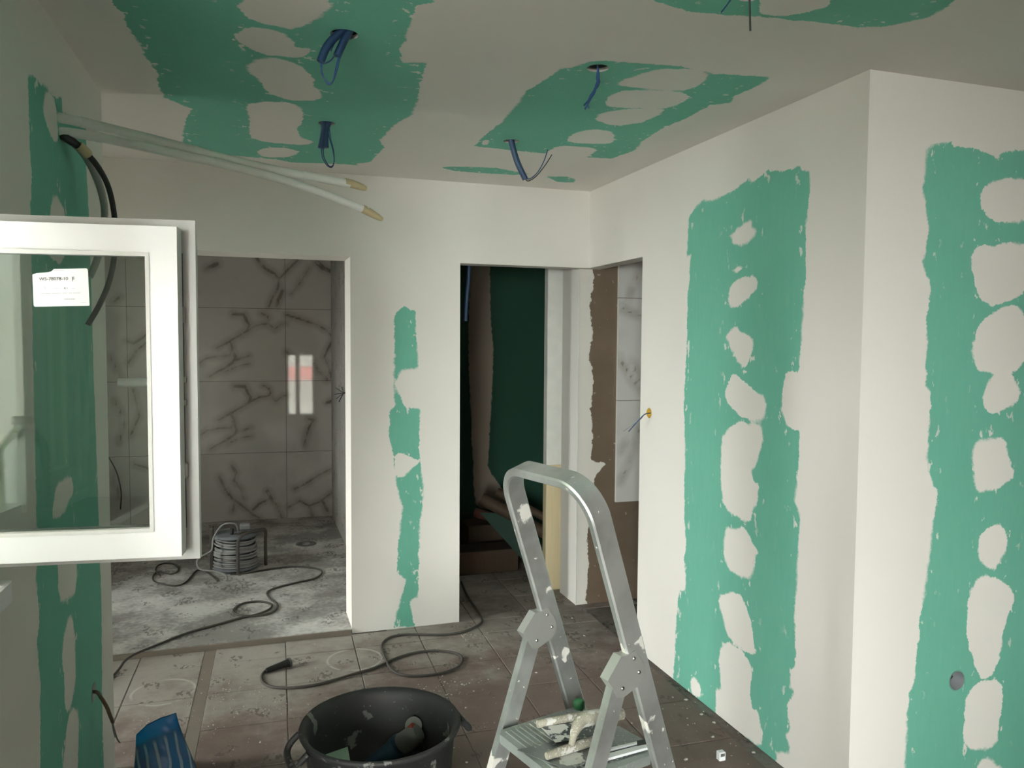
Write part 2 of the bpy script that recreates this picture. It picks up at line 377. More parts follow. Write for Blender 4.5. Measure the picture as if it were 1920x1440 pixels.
# ------------------------------------------------------------------ structure: walls
RW_G = [(1287,405),(1301,381),(1316,368),(1325,374),(1372,351),(1398,330),(1405,337),(1434,311),(1462,316),(1492,304),(1499,315),(1512,313),(1514,342),(1507,419),(1507,516),(1502,603),(1500,648),(1496,690),(1473,689),(1466,738),(1466,761),(1476,792),(1500,802),(1499,861),(1493,931),(1503,957),(1500,1004),(1499,1087),(1495,1139),(1499,1223),(1498,1207),(1496,1243),(1489,1247),(1489,1280),(1496,1289),(1494,1299),(1485,1307),(1484,1324),(1490,1360),(1483,1374),(1490,1397),(1490,1407),(1464,1403),(1466,1418),(1462,1432),(1400,1385),(1330,1325),(1269,1268),(1273,1223),(1271,1237),(1276,1122),(1279,1103),(1290,1101),(1291,1073),(1287,1042),(1291,1018),(1287,980),(1285,907),(1287,841),(1282,750),(1283,745),(1287,627),(1287,558),(1292,474),(1285,474)]
RW_W = [[(1400,405),(1406,408),(1405,421),(1414,424),(1412,434),(1393,455),(1379,455),(1369,450),(1368,440),(1362,438)],[(1368,502),(1374,506),(1390,499),(1389,493)],[(1403,511),(1412,513),(1419,525),(1410,544),(1386,568),(1372,572),(1364,568),(1364,539),(1375,520)],[(1379,605),(1393,622),(1405,624),(1411,631),(1410,655),(1400,683),(1389,682),(1360,631),(1365,617)],[(1385,684),(1407,693),(1393,694)],[(1375,693),(1396,712),(1440,743),(1431,787),(1393,780),(1358,742),(1363,717)],[(1393,781),(1410,796),(1410,785),(1428,789),(1434,820),(1425,840),(1420,870),(1410,875),(1416,897),(1425,900),(1422,940),(1417,942),(1408,974),(1393,969),(1361,948),(1353,893),(1354,816),(1368,796)],[(1365,980),(1379,987),(1398,981),(1414,1007),(1427,1032),(1419,1033),(1417,1070),(1410,1078),(1389,1076),(1365,1054),(1360,1023)],[(1351,1112),(1379,1105),(1398,1113),(1417,1167),(1419,1205),(1427,1217),(1414,1221),(1372,1193),(1360,1150)],[(1354,1214),(1370,1197),(1381,1205),(1399,1214),(1417,1244),(1417,1266),(1414,1278),(1418,1321),(1431,1328),(1434,1351),(1438,1370),(1435,1395),(1390,1365),(1350,1340),(1350,1288),(1359,1286),(1358,1269)],[(1300,1269),(1310,1265),(1321,1280),(1320,1304),(1305,1298)]]
uR = lambda y: YB-y
YH = hx(1218, 771, XR)                        # cable hole in the right wall
wall_right = wall('wall_right', (XR, YB, 0), -Y, Z, (-.12, YB-YN-.10), (0, 2.6), .10, [(-.2, YB-YD, -.1, ZH2)], .012, None, None, [RW_G], RW_W, [(YB-YH.y, YH.z, .018)])
NW_G = [(1731,269),(1744,261),(1777,256),(1779,265),(1814,264),(1848,276),(1867,291),(1871,276),(1904,269),(1935,268),(1990,275),(2006,290),(2010,700),(2005,1100),(2008,1640),(1702,1640),(1707,1440),(1708,1368),(1712,1291),(1721,1271),(1725,1214),(1733,1137),(1743,1070),(1750,998),(1761,906),(1752,900),(1738,849),(1745,793),(1745,726),(1735,710),(1737,706),(1737,637),(1734,598),(1741,532),(1741,510),(1735,508),(1729,480),(1732,470),(1737,414),(1732,380),(1727,342)]
NW_W = [[(1829,355),(1845,335),(1862,324),(1920,321),(1955,335),(1960,370),(1930,400),(1870,405),(1858,403),(1840,385)],[(1817,460),(1845,446),(1862,451),(1880,442),(1925,447),(1935,480),(1925,520),(1907,546),(1862,564),(1834,550),(1822,508)],[(1890,555),(1914,564),(1925,590),(1925,665),(1897,685),(1862,690),(1829,678),(1820,633),(1827,624),(1838,588)],[(1843,726),(1850,705),(1865,686),(1895,686),(1915,720),(1907,744),(1866,764),(1846,757)],[(1825,839),(1833,816),(1861,807),(1887,808),(1892,849),(1907,875),(1897,890),(1866,908),(1835,910),(1828,895)],[(1838,998),(1848,980),(1884,970),(1897,1011),(1864,1062),(1840,1037)],[(1820,1106),(1840,1070),(1861,1065),(1897,1085),(1910,1106),(1887,1163),(1884,1214),(1866,1258),(1846,1260),(1817,1188)],[(1820,1291),(1846,1265),(1887,1263),(1887,1307),(1876,1394),(1815,1391),(1815,1348)],[(1840,1440),(1850,1407),(1866,1409),(1892,1435),(1895,1500),(1840,1500)]]
SK = hy(1802, 1265, YN)
wall_near = wall('wall_front_right', (XR, YN, 0), X, Z, (0, 2.4), (0, 2.6), .10, [], .012, (0, .95), None, [NW_G], NW_W, [(SK.x-XR, SK.z, .034)])
COL_G = [(756,576),(776,587),(784,691),(753,696),(740,724),(758,764),(788,771),(787,853),(798,924),(790,982),(789,1122),(773,1131),(782,1169),(784,1176),(744,1180),(749,1155),(767,1089),(749,1075),(752,1004),(759,951),(753,942),(742,884),(738,844),(732,827),(732,773),(742,764),(739,724),(738,591)]
COL_W = [[(742,849),(787,864),(789,871),(753,900),(742,889)],[(775,1128),(786,1124),(790,1135),(778,1142)]]
XL = -2.1
wall_back = wall('wall_back', (XL, YB, 0), X, Z, (-.1, XR-XL), (0, 2.6), .12, [(.3, XC1-XL, -.1, ZH), (XC2-XL, XR-XL+.05, -.1, ZH2)], .012, (2.55, 3.35), None, [COL_G], COL_W)
mb = MB(); mb.box((XL+.3, YB+.1195, ZH), (XC1+.0, YB+.26, 2.6)); mb.box((XC1, YB+.1195, 0), (.78, YB+.26, 2.6)); mb.build('wall_back', M_PLASTER, None, 'structure')
LD = Vector((-.0225, -1, 0)).normalized(); LO = hz(182, 183, 2.5); LO.z = 0        # left wall, seen obliquely; u runs from its far end towards the camera
LW_G = [[(45,153),(63,163),(75,173),(90,187),(100,200),(108,193),(110,220),(140,243),(155,250),(157,333),(162,400),(175,700),(192,1054),(196,1151),(199,1290),(201,1373),(204,1440),(206,1560),(88,1560),(85,1440),(83,1290),(76,1212),(81,1179),(72,1093),(74,1062),(62,700),(53,400),(55,333),(50,300)]]
LW_W = [[(78,177),(90,187),(100,220),(102,280),(93,273),(78,240),(74,213)],[(97,372),(120,410),(122,480),(112,505),(95,500),(85,480),(90,410)],[(108,920),(135,900),(142,930),(125,970),(110,985),(100,980)],[(111,1020),(147,1010),(149,1120),(136,1133),(115,1140)],[(136,1164),(142,1173),(147,1207),(150,1282),(143,1332),(136,1348),(129,1334),(128,1282),(123,1251),(125,1207)],[(143,1337),(157,1346),(156,1440),(155,1500),(125,1500),(128,1440),(136,1359)]]
LN = Vector((LD.y, -LD.x, 0)) * -1            # room side
def lw(u, z, d=0.): return LO+LD*u+Z*z+(Z.cross(LD) if False else LNV)*d
LNV = LD.cross(Z); LNV = LNV if LNV.x > 0 else -LNV
# wall() needs U x V pointing into the room: use U = -LD
def hl(px, py, d=0.): return hit(px, py, LO+LNV*d, LNV)
WIN_U = (LO.y-1.905, LO.y-.86)                # window opening along the wall
LWH = hl(110, 250); LSK = hl(184, 1308)
uL = lambda p: -(p-LO).dot(LD)
wall_left = wall('wall_left', LO, -LD, Z, (-(LO.y-.82), 0), (0, 2.6), .32, [(-WIN_U[1], -WIN_U[0], 1.09, 1.93)], .012, (-1.6, 0), None, LW_G, LW_W, [(uL(LSK), LSK.z, .030)])
wall('wall_front', (4.3, -2.5, 0), -X, Z, (0, 7.1), (0, 2.6), .30, [(4.3-.27, 4.3+.35, -.1, 1.36), (4.3+.92, 4.3+2.7, -.1, 2.2), (.70, 1.30, .3, 2.2)], mat=M_BROWN)
wall('wall_bay_side', (-2.8, -2.6, 0), Y, Z, (0, 3.4), (0, 2.6), .2, [])  # unseen bay, shaped to let rear daylight reach the back wall
wall('wall_bay_end', (-.60, .82, 0), -X, Z, (0, 2.3), (0, 2.6), .06)
MB().box((2.15, -2.5, 0), (2.27, .0, 2.5)).build('wall_partition', M_BROWN, None, 'structure')  # unseen stub, added to keep the far-right window's light off the left wall
MB().box((-3.0, -2.8, 2.5), (-2.2, .88, 2.6)).build('ceiling', M_PLASTER, None, 'structure')
wall('wall_far_right', (4.3, 5.0, 0), -Y, Z, (-2.5, 7.5), (0, 2.6), .2, mat=M_BROWN)
wall('wall_nook', (XL, LO.y-.25, 0), Y, Z, (0, 1.7), (0, 2.6), .25, [(.33, .71, -.1, 2.1)])
wall('wall_nook_near', (-.75, LO.y-.30, 0), -X, Z, (-.0, 1.5), (0, 2.6), .2)
YT = 7.2
TD = Vector((1, -.052, 0)).normalized(); TO = Vector((.27, YT, 0))
wall('wall_alcove_side', (.68, 7.35, 0), -Y, Z, (0, 7.35-YB-.25), (0, 2.6), .10, mat=M_RENDER)
wall('wall_alcove_left', (-1.75, YB+.2, 0), Y, Z, (0, 3.3), (0, 2.6), .15, [(.4, .72, .4, 2.0)])
wab = wall('wall_alcove_back', TO-TD*2.2+Vector((0, .014, 0)), TD, Z, (0, 2.75), (0, 2.6), .2, mat=M_GROUT)
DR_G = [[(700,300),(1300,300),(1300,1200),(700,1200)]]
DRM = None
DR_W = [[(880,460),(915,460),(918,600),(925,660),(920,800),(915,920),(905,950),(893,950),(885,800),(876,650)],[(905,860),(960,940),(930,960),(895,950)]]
def shaded_board():                            # green board with filler stripe, both darkened to carry the room's shade
    k = NT('shade_darkened_green_board'); sd = k.attr('sd'); n = k.math('MULTIPLY_ADD', k.noise(24, 5), .03, -.015)
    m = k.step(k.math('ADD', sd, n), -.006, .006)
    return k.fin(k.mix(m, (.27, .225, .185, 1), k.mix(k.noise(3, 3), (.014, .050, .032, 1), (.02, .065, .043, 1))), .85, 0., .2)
wall('wall_dark_room', (.78, 5.8, 0), X, Z, (0, 3.5), (0, 2.6), .15, [], .03, (.2, 1.8), None, DR_G, DR_W, [], shaded_board())
wall('wall_dark_left', (.78, YB+.25, 0), Y, Z, (0, 1.4), (0, 2.6), .05, mat=M_BROWN)
# pillar / partition beyond the corner (x >= jamb), with a white skimmed strip and old brown plaster
YP = 4.384
PW = [(1083,470),(1105,470),(1112,520),(1104,570),(1110,620),(1104,660),(1112,700),(1108,760),(1113,820),(1110,860),(1136,868),(1120,890),(1112,960),(1104,1010),(1108,1060),(1104,1120),(1108,1150),(1083,1150)]
def pillar_mat():
    k = NT('brown_plaster_with_white_skim'); sd = k.attr('sd'); n = k.math('MULTIPLY_ADD', k.noise(30, 5), .05, -.025)
    m = k.step(k.math('ADD', sd, n), -.003, .003)
    br = k.mix(k.noise(6, 5), (.13, .096, .066, 1), (.20, .152, .112, 1)); br = k.mix(k.step(k.noise(28, 4), .68, .72), br, (.40, .36, .31, 1))
    k.bump(k.math('ADD', k.math('MULTIPLY', m, .8), k.math('MULTIPLY', k.noise(40, 4), .4)), .003, .6)
    return k.fin(k.mix(m, br, (.78, .75, .70, 1)), .9, 0., .2)
XJ = 1.876
pil = wall('wall_partition', (XJ, YP, 0), X, Z, (0, 2.45), (0, 2.6), .26, [], .012, (0, .5), None, [[(1070,470)]+PW[1:-1]+[(1070,1150)]], [], [], pillar_mat(), True, 'structure', M_PLASTER)
bead = MB().tube([(XJ, YP-.001, .0), (XJ, YP-.001, 2.05)], .0035, 6, sub=1); tag(bead.build('corner_bead', M_PWHITE, pil), 'shiny white corner bead down the jamb edge')
# ceiling with sockets cut for downlights
CA = [(130,-250),(165,-90),(197,0),(203,20),(220,32),(230,60),(255,92),(267,120),(290,147),(287,163),(297,183),(303,193),(353,212),(343,230),(337,253),(338,287),(397,296),(513,305),(540,310),(640,312),(663,314),(665,310),(687,308),(715,280),(705,267),(733,237),(767,217),(777,187),(778,167),(792,120),(747,120),(742,97),(753,70),(770,13),(800,7),(802,0),(815,-60),(830,-250)]
CB = [(883,275),(897,260),(933,230),(970,187),(977,173),(1017,147),(1047,125),(1060,127),(1103,112),(1167,114),(1268,120),(1325,133),(1437,138),(1417,153),(1369,175),(1360,188),(1325,192),(1277,219),(1233,238),(1198,262),(1185,278),(1141,295),(1095,293),(1090,286),(1030,288),(1000,286)]
CC = [(820,316),(840,314),(923,315),(963,322),(990,326),(957,328),(890,325),(847,322)]; CC2 = [(1018,330),(1057,330),(1075,335),(1070,341),(1040,340)]
CDp = [(1220,0),(1246,7),(1277,17),(1342,22),(1430,26),(1517,34),(1605,43),(1640,42),(1692,33),(1736,20),(1771,0),(1830,-80),(1900,-250),(1000,-250),(1150,-60)]
CW = [[(437,17),(450,3),(470,-20),(590,-25),(605,0),(612,17),(587,40),(547,62),(483,50),(450,38)],[(427,75),(453,58),(500,60),(533,73),(550,97),(573,93),(575,103),(557,115),(480,108),(443,88)],[(452,133),(477,115),(520,115),(560,130),(582,153),(580,167),(595,175),(595,193),(533,195),(493,178),(483,160),(467,150)],[(453,203),(483,197),(540,197),(563,213),(560,237),(550,247),(557,263),(583,270),(567,278),(490,273),(460,263),(462,230)],[(473,292),(493,283),(533,283),(558,290),(540,300),(493,302)],
 [(1148,151),(1194,136),(1229,125),(1299,125),(1323,138),(1303,157),(1268,168),(1159,160)],[(1126,192),(1137,175),(1167,166),(1264,166),(1288,177),(1268,192),(1233,201),(1137,199)],[(1106,223),(1119,210),(1167,201),(1242,199),(1229,212),(1194,228),(1146,234)],[(1055,263),(1070,247),(1107,240),(1140,243),(1148,258),(1137,268),(1073,267)],[(1013,287),(1040,272),(1087,273),(1117,277),(1093,295),(1040,290)],[(897,273),(900,263),(913,263),(907,272)],[(1412,-30),(1415,0),(1415,20),(1452,24),(1496,17),(1544,5),(1550,-20)]]
HOLES = [hz(637, 69, H), hz(606, 236, H), hz(1113, 126, H), hz(952, 265, H), hz(1396, -14, H)]
HR = [.040, .034, .036, .034, .034]
ceiling = wall('ceiling', (4.4, -2.6, H), -X, Y, (0, 6.6), (0, 10.2), .02, [], .012, (2.3, 5.0), (3.4, 7.0), [CA, CB, CC, CC2, CDp], CW, [(4.4-p.x, p.y+2.6, r) for p, r in zip(HOLES, HR)], None, False)
MB().box((-2.4, -2.8, 2.60), (4.6, 7.6, 2.70)).build('ceiling', M_PLASTER, None, 'structure')
for p, r in zip(HOLES, HR):
    o = MB().lathe([(r, H), (r+.001, H+.013), (r+.012, H+.0131), (r+.012, H+.07), (0, H+.07)], (p.x, p.y, 0), 24).build('downlight_cutout', [M_GYPS], ceiling)
    c = MB().lathe([(r+.011, H+.014), (r+.011, H+.069), (0, H+.069)], (p.x, p.y, 0), 24); c.build('cavity', M_HOLE, o)
# ------------------------------------------------------------------ floors
floor = MB().box((-.9, -2.9, -.2), (4.6, 7.6, -.0028)).box((-3.0, -2.9, -.2), (-.9, .9, -.0028)).box((XL-.3, 2.6, -.2), (-.9, YB, -.0028)).build('floor', M_SLAB, None, 'structure')
scr = MB().box((XL-.3, YB-.008, -.15), (XC1, YB+.26, .03)).box((XL-.3, YB+.26, -.15), (.68, 7.6, .03)).build('floor', M_SCREED, None, 'structure')
MB().bbox((-1.2, YB-.018, -.006), (XC1, YB-.008, .027), None, 0, .002).build('step_riser', M_MORTAR, scr)
TW = .346; SL = .030
def tile_proto(name, w, d, mat, th=.008, c=.002):
    return MB().bbox((-w/2, -d/2, -th), (w/2, d/2, 0), None, 0, c)
cols = [(-1.24, -.896), (-.891, -.5485), (-.5435, -.245), (-.189, .1555), (.1605, .5045), (.5095, .8565), (.8615, 1.2015), (1.2065, 1.5495), (1.5545, 1.902), (1.907, 2.26)]
bands = [(3.403+.35*k, 3.403+.35*k+.344) for k in range(-5, 2)]+[(4.103, 4.296)]
bands2 = [(4.304+.35*k, 4.304+.35*k+.344) for k in range(0, 4)]
proto = {}
def floor_tile(x0, x1, y0, y1):
    xm, ym = (x0+x1)/2, (y0+y1)/2; dx = SL*(ym-4.25)
    key = (round(x1-x0, 3), round(y1-y0, 3))
    if key not in proto:
        o = tile_proto('floor_tile', x1-x0, y1-y0, M_FTILE).build('floor_tile', M_FTILE); proto[key] = o
    else: o = proto[key].copy(); COL.objects.link(o)
    o.parent = floor; o.location = (xm+dx, ym, random.uniform(-.0006, .0006)); o.rotation_euler = (random.uniform(-.001, .001), random.uniform(-.001, .001), -SL)
for (x0, x1) in cols:
    for (y0, y1) in bands:
        xm = (x0+x1)/2+SL*((y0+y1)/2-4.25)
        if xm < -.45 and y1 < 3.15: continue
        if xm > 1.9 and y0 > 2.1-.3: continue
        floor_tile(x0, x1, y0, y1)
for (x0, x1) in cols[5:]:
    for (y0, y1) in bands2: floor_tile(max(x0, .70), x1, y0, y1)
for (y0, y1) in bands:                        # narrow channel filled with mortar
    xs = -.217+SL*((y0+y1)/2-4.25)
    o = MB().box((-.026, y0-.003, -.008), (.026, y1+.003, -.0012), lambda a, b, c: Vector((-.217+SL*(b-4.25)+a, b, c))).build('mortar_strip', M_MORTAR, floor)
# ------------------------------------------------------------------ wall tiles of the alcove
veins = []                                     # traced marble veins: (points, half width)
def z6(L, dx=0, dy=0): return [(180+.2778*(a+dx), 460+.2778*(b+dy)) for a, b in L]
def z7(L): return [(180+.2917*a, 840+.2917*b) for a, b in L]
def z4(L): return [(.25*a, 380+.25*b) for a, b in L]
row2 = [([(920,490),(990,490),(1010,530),(1030,560),(1020,600),(950,640),(870,690),(810,720)], 7),([(1030,590),(1090,560),(1150,550),(1165,530),(1150,500),(1110,480)], 5),([(1165,550),(1200,590),(1240,555),(1275,545)], 3),([(905,690),(920,720),(900,770),(820,775),(740,790),(700,820)], 5),([(915,730),(940,780),(930,810),(860,860),(800,890),(765,915)], 7),([(940,800),(1000,780),(1030,770)], 5),([(870,880),(960,840),(1040,820)], 3)]
V6 = [([(1075,110),(1110,160),(1150,190),(1200,215),(1225,250),(1220,310),(1185,370),(1160,440)], 8),([(1225,250),(1300,170),(1350,120)], 6),([(1250,330),(1225,390),(1210,430)], 8),([(745,180),(810,150)], 9),([(1310,350),(1370,270),(1430,170)], 2),([(1480,130),(1520,170),(1600,200)], 12),([(1280,490),(1380,520),(1480,550),(1550,590),(1600,640)], 5),([(1600,650),(1560,720),(1540,770),(1570,840),(1590,920)], 6),([(1470,820),(1520,880),(1560,925)], 9),([(1280,740),(1340,790)], 6),([(1560,1080),(1610,1060)], 6),([(1440,1190),(1470,1200),(1440,1250),(1420,1330),(1410,1370)], 5)]
for L, w in V6: veins.append((z6(L), w))
for L, w in row2: veins.append((z6(L), w)); veins.append((z6(L, 15, 487), w))
for L, w in [([(800,210),(840,290),(885,350),(900,370),(890,430)], 6),([(900,360),(960,400),(1020,450),(1060,470)], 6),([(880,140),(910,180),(895,230),(940,290),(960,350)], 6),([(1020,420),(1060,380),(1120,350),(1170,380),(1210,480)], 5),([(1110,300),(1140,350)], 8),([(1250,400),(1320,360),(1380,390),(1450,360),(1530,300)], 6),([(1380,390),(1410,470)], 7),([(1470,360),(1500,420)], 6),([(1290,280),(1350,250),(1440,190),(1540,140)], 5)]: veins.append((z7(L), w))
for L, w in [([(950,1080),(1000,1090),(1070,1050),(1110,1000)], 6),([(960,1240),(1020,1150),(1100,1080)], 5),([(820,1180),(870,1280),(920,1390)], 4),([(1060,430),(1110,400)], 9),([(850,780),(890,740)], 6)]: veins.append((z4(L), w))
for L, w in [([(215,760),(235,800),(225,840)], 4),([(250,740),(262,790),(245,830)], 4),([(255,880),(290,890),(330,885)], 5),([(215,900),(225,940)], 7)]: veins.append((L, w))
TN = TD.cross(Z)
def t_uv(px, py): q = hit(px, py, TO, TN)-TO; return (q.dot(TD), q.z)
VS = [([t_uv(*p) for p in L], w*.0015) for L, w in veins]
g0 = t_uv(533, 585); g1 = t_uv(235, 585); ga = t_uv(533, 720); gb = t_uv(540, 853)
ZR = [.03, gb[1], ga[1], g0[1], g0[1]+(g0[1]-ga[1])]; GW = g0[0]-g1[0]
UC = [g1[0]-GW, g1[0], g0[0], .435]
for i in range(3):
    for j in range(4):
        if i == 0 and j > 3: continue
        u0, u1, z0, z1 = UC[i]+.0018, UC[i+1]-.0018, ZR[j]+.0018, ZR[j+1]-.0018
        st = .013 if i > 0 else .03
        nu, nv = max(2, int((u1-u0)/st)), max(2, int((z1-z0)/st))
        P = np.array([(u0+(u1-u0)*a/nu, z0+(z1-z0)*b/nv) for b in range(nv+1) for a in range(nu+1)])
        d = np.full(len(P), 1.)
        for L, w in VS:
            n = len(L)-1
            for k in range(n):
                ww = w*(1.15-.6*k/n); d = np.minimum(d, seg_d(P, L[k], L[k+1])-ww)
        mbt = MB(); mbt.add([TO+TD*a+Z*b for a, b in P], [(b*(nu+1)+a, b*(nu+1)+a+1, (b+1)*(nu+1)+a+1, (b+1)*(nu+1)+a) for b in range(nv) for a in range(nu)])
        q = [TO+TD*a+Z*b for a, b in ((u0, z0), (u1, z0), (u1, z1), (u0, z1))]; bk = [p-TN*.012 for p in q]
        mbt.add(q+bk, [(0, 4, 5, 1), (1, 5, 6, 2), (2, 6, 7, 3), (3, 7, 4, 0)])
        mbt.build('wall_tile', M_MARBLE, wab, None, {'vein': list(d)+[1.]*8})
# tiles on the brown partition, right of the doorway
xt = hy(1158, 700, YP-.02).x; zt = [hy(1180, 938, YP-.02).z, hy(1180, 748, YP-.02).z, hy(1180, 556, YP-.02).z]; zt += [zt[2]+.62]
for j in range(3):
    u0, u1, z0, z1 = xt, xt+1.2, zt[j]+.0018, min(zt[j+1]-.0018, 2.49); nu, nv = 40, 30
    P = np.array([(u0+(u1-u0)*a/nu, z0+(z1-z0)*b/nv) for b in range(nv+1) for a in range(nu+1)]); d = np.full(len(P), 1.)
    for L, w in [([(1165,575),(1180,583),(1200,588)], 6), ([(1160,670),(1175,690),(1190,715),(1200,725)], 8), ([(1186,675),(1200,710)], 5), ([(1200,495),(1180,550)], 3), ([(1165,842),(1175,828)], 4), ([(1200,800),(1180,870),(1165,900)], 3)]:
        q = [(lambda h: (h.x, h.z))(hy(a, b, YP-.02)) for a, b in L]
        for k in range(len(q)-1): d = np.minimum(d, seg_d(P, q[k], q[k+1])-w*.001)
    mbt = MB(); mbt.add([(a, YP-.02, b) for a, b in P], [(b*(nu+1)+a, b*(nu+1)+a+1, (b+1)*(nu+1)+a+1, (b+1)*(nu+1)+a) for b in range(nv) for a in range(nu)])
    q = [Vector((a, YP-.02, b)) for a, b in ((u0, z0), (u1, z0), (u1, z1), (u0, z1))]; bk = [p+Y*.019 for p in q]
    mbt.add(q+bk, [(0, 4, 5, 1), (1, 5, 6, 2), (2, 6, 7, 3), (3, 7, 4, 0)]); mbt.build('wall_tile', M_MARBLE, pil, None, {'vein': list(d)+[1.]*8})
# ------------------------------------------------------------------ left window with its open sashes
win = thing('window_1', None, None, lw(1.8, 1.09), None, 'structure')
u0, u1 = WIN_U
def ring_frame(mb, f, a0, a1, c0, c1, wd, d0, d1, mi=0):   # four mitred bars; f(a, c, d) -> point
    for (o, i) in (((a0,c0,a1,c0),(a0+wd,c0+wd,a1-wd,c0+wd)),((a1,c0,a1,c1),(a1-wd,c0+wd,a1-wd,c1-wd)),((a1,c1,a0,c1),(a1-wd,c1-wd,a0+wd,c1-wd)),((a0,c1,a0,c0),(a0+wd,c1-wd,a0+wd,c0+wd))):
        p = [(o[0],o[1]),(o[2],o[3]),(i[2],i[3]),(i[0],i[1])]
        vs = [f(a, c, d0) for a, c in p]+[f(a, c, d1) for a, c in p]
        mb.add(vs, [(0,1,2,3),(7,6,5,4),(0,4,5,1),(1,5,6,2),(2,6,7,3),(3,7,4,0)], mi)
    return mb
ring_frame(MB(), lambda a, c, d: lw(a, c, d), u0, u1, 1.09, 1.93, .06, -.30, -.22).build('window_frame', M_PVC, win)
tag(MB().bbox((0, 0, 0), (1, 1, 1), lambda a, b, c: lw(u0-.045+(u1-u0+.09)*a, 1.045+.045*c, -.30+.335*b), 0, .02).build('window_sill', M_PVC, win), 'grey-white window sill board')
def make_sash(name, hinge, e, m, width, z0, z1, handle=True, label=True):
    e, m = Vector(e).normalized(), Vector(m).normalized()
    f = lambda a, c, d: Vector((hinge[0], hinge[1], 0))+e*a+Z*c+m*d
    s = ring_frame(MB(), f, 0, width, z0, z1, .062, 0, .045).build(name, M_PVC, win)
    tag(s, 'white sash swung open into the room' if label else 'second sash standing ajar')
    g = MB(); ring_frame(g, f, -.02, width+.026, z0-.022, z1+.022, .03, .058, .078); ring_frame(g, f, .004, width-.004, z0+.004, z1-.004, .05, .045, .058)
    tag(g.build('sash_flange', M_PVC_EDGE, s), 'greyish rebate flange behind the sash face')
    ring_frame(MB(), f, .055, width-.055, z0+.055, z1-.055, .008, -.0012, .030).build('gasket', M_PVC_EDGE, s)
    MB().box((0, 0, 0), (1, 1, 1), lambda a, b, c: f(.057+(width-.114)*a, z0+.057+(z1-z0-.114)*c, .014+.004*b)).build('pane', M_GLASS, s)
    k = MB()
    k.box((0,0,0), (1,1,1), lambda a, b, c: f(width-.004+.0045*a, z0+.05+(z1-z0-.1)*c, .050+.0035*b))
    k.box((0,0,0), (1,1,1), lambda a, b, c: f(.04+(width-.12)*a, z1-.003+.004*c, .049+.006*b))
    tag(k.build('lock_groove', M_GREYP, s), 'dark hardware groove along the sash edge')
    for zz, hh in ((z1-.20, .035), (z1-.33, .012), (z1-.38, .012), (z0+.16, .035)):
        MB().bbox((0,0,0), (1,1,1), lambda a, b, c: f(width-.002+.007*a, zz+hh*c, .047+.010*b), 0, .1).build('lock_cam', M_STEEL, s)
    if handle:
        zc = 1.517; ah = width-.028
        h = MB().bbox((0,0,0), (1,1,1), lambda a, b, c: f(ah-.015+.03*a, zc-.035+.07*c, .078+.012*b), 0, .1)
        h.tube([f(ah, zc, .088), f(ah, zc, .115), f(ah, zc, .122)], .009, 8, sub=1)
        h.tube([f(ah+.006, zc, .122), f(ah-.05, zc, .124), f(ah-.125, zc, .122)], [.009, .0105, .0105, .0095], 10, sub=4, flat=1.)
        tag(h.build('window_handle', M_PVC, s), 'white lever handle turned level behind the glass')
    return s, f
e1 = Vector((.992, -.125, 0)).normalized(); HG = Vector((-.548, 1.852, 0))-e1*.175
sash, sf = make_sash('sash', HG, e1, (.125, .992, 0), .406+.175, 1.150, 1.850)
h2 = lw(LO.y-.885, 0, -.285)
sash2, sf2 = make_sash('sash', h2, -LD, LNV, .36, 1.150, 1.850, False, False)
tag(sash2, 'second sash, still closed in the window frame')
# printed sticker on the pane
SP, SE, SM = Vector((HG[0], HG[1], 0)), Vector((.992, -.125, 0)).normalized(), Vector((.125, .992, 0)).normalized()
def on_pane(px, py, d=.012): return hit(px, py, SP+SM*d, SM)
outline = [(58,527),(66,524),(80,523),(88,522),(94,520),(98,516),(159,514),(161,515),(162,518),(166,582),(165,584),(64,587),(62,586),(61,583)]
mb = MB(); mb.prism([on_pane(*p) for p in outline], SM*.0006)
def text_into(mb, txt, pa, pb, size_px, mi, d=.0112):        # text laid between two pixels of the sticker
    cu = bpy.data.curves.new('t', 'FONT'); cu.body = txt; cu.size = 1; cu.resolution_u = 3; o = bpy.data.objects.new('t', cu); COL.objects.link(o)
    dg = bpy.context.evaluated_depsgraph_get(); me = o.evaluated_get(dg).to_mesh()
    vs = [v.co.copy() for v in me.vertices]; fs = [tuple(p.vertices) for p in me.polygons]; o.evaluated_get(dg).to_mesh_clear()
    bpy.data.objects.remove(o); bpy.data.curves.remove(cu)
    w = max(v.x for v in vs) or 1; A, B = on_pane(*pa, d), on_pane(*pb, d); ex = (B-A); Hh = (on_pane(pa[0], pa[1]-size_px, d)-A).length
    upv = Z
    mb.add([A+ex*(v.x/w)+upv*(v.y*Hh/.70) for v in vs], fs, mi)
text_into(mb, 'WS-78078-10', (70.5,538), (125,536.5), 6.2, 1); text_into(mb, 'F', (132,538.5), (137,538.3), 8.5, 1)
text_into(mb, '5', (80,554.3), (83.6,554.2), 4.5, 2); text_into(mb, 'K1', (117.5,553.3), (124,553.1), 3.4, 1)
for a, b, yy, t in ((98,119,519.5,1.),(62,68,553.5,1.),(98,109,552.5,1.),(133,138.5,551.8,1.),(74,94,563,1.6),(96,112,562.3,1.6),(115,124,561.8,1.6),(127,133,561.3,1.6),(135,148.5,561,1.6),(118.5,138.5,573,2.4),(63,76,575,1.),(75,87,582,.9),(149,159.5,579,.9),(122,126,581,.9)):
    x = a
    while x < b-.3:                           # a line of tiny print, too small to read
        w = min(random.uniform(1.2, 3.4), b-x); ya = yy-.6*(x-a)/(b-a)
        mb.prism([on_pane(x, ya, .0114), on_pane(x+w, ya-.02, .0114), on_pane(x+w, ya-t*.62, .0114), on_pane(x, ya-t*.6, .0114)], SM*.0001, 2 if t != 2.4 else 2); x += w+.55
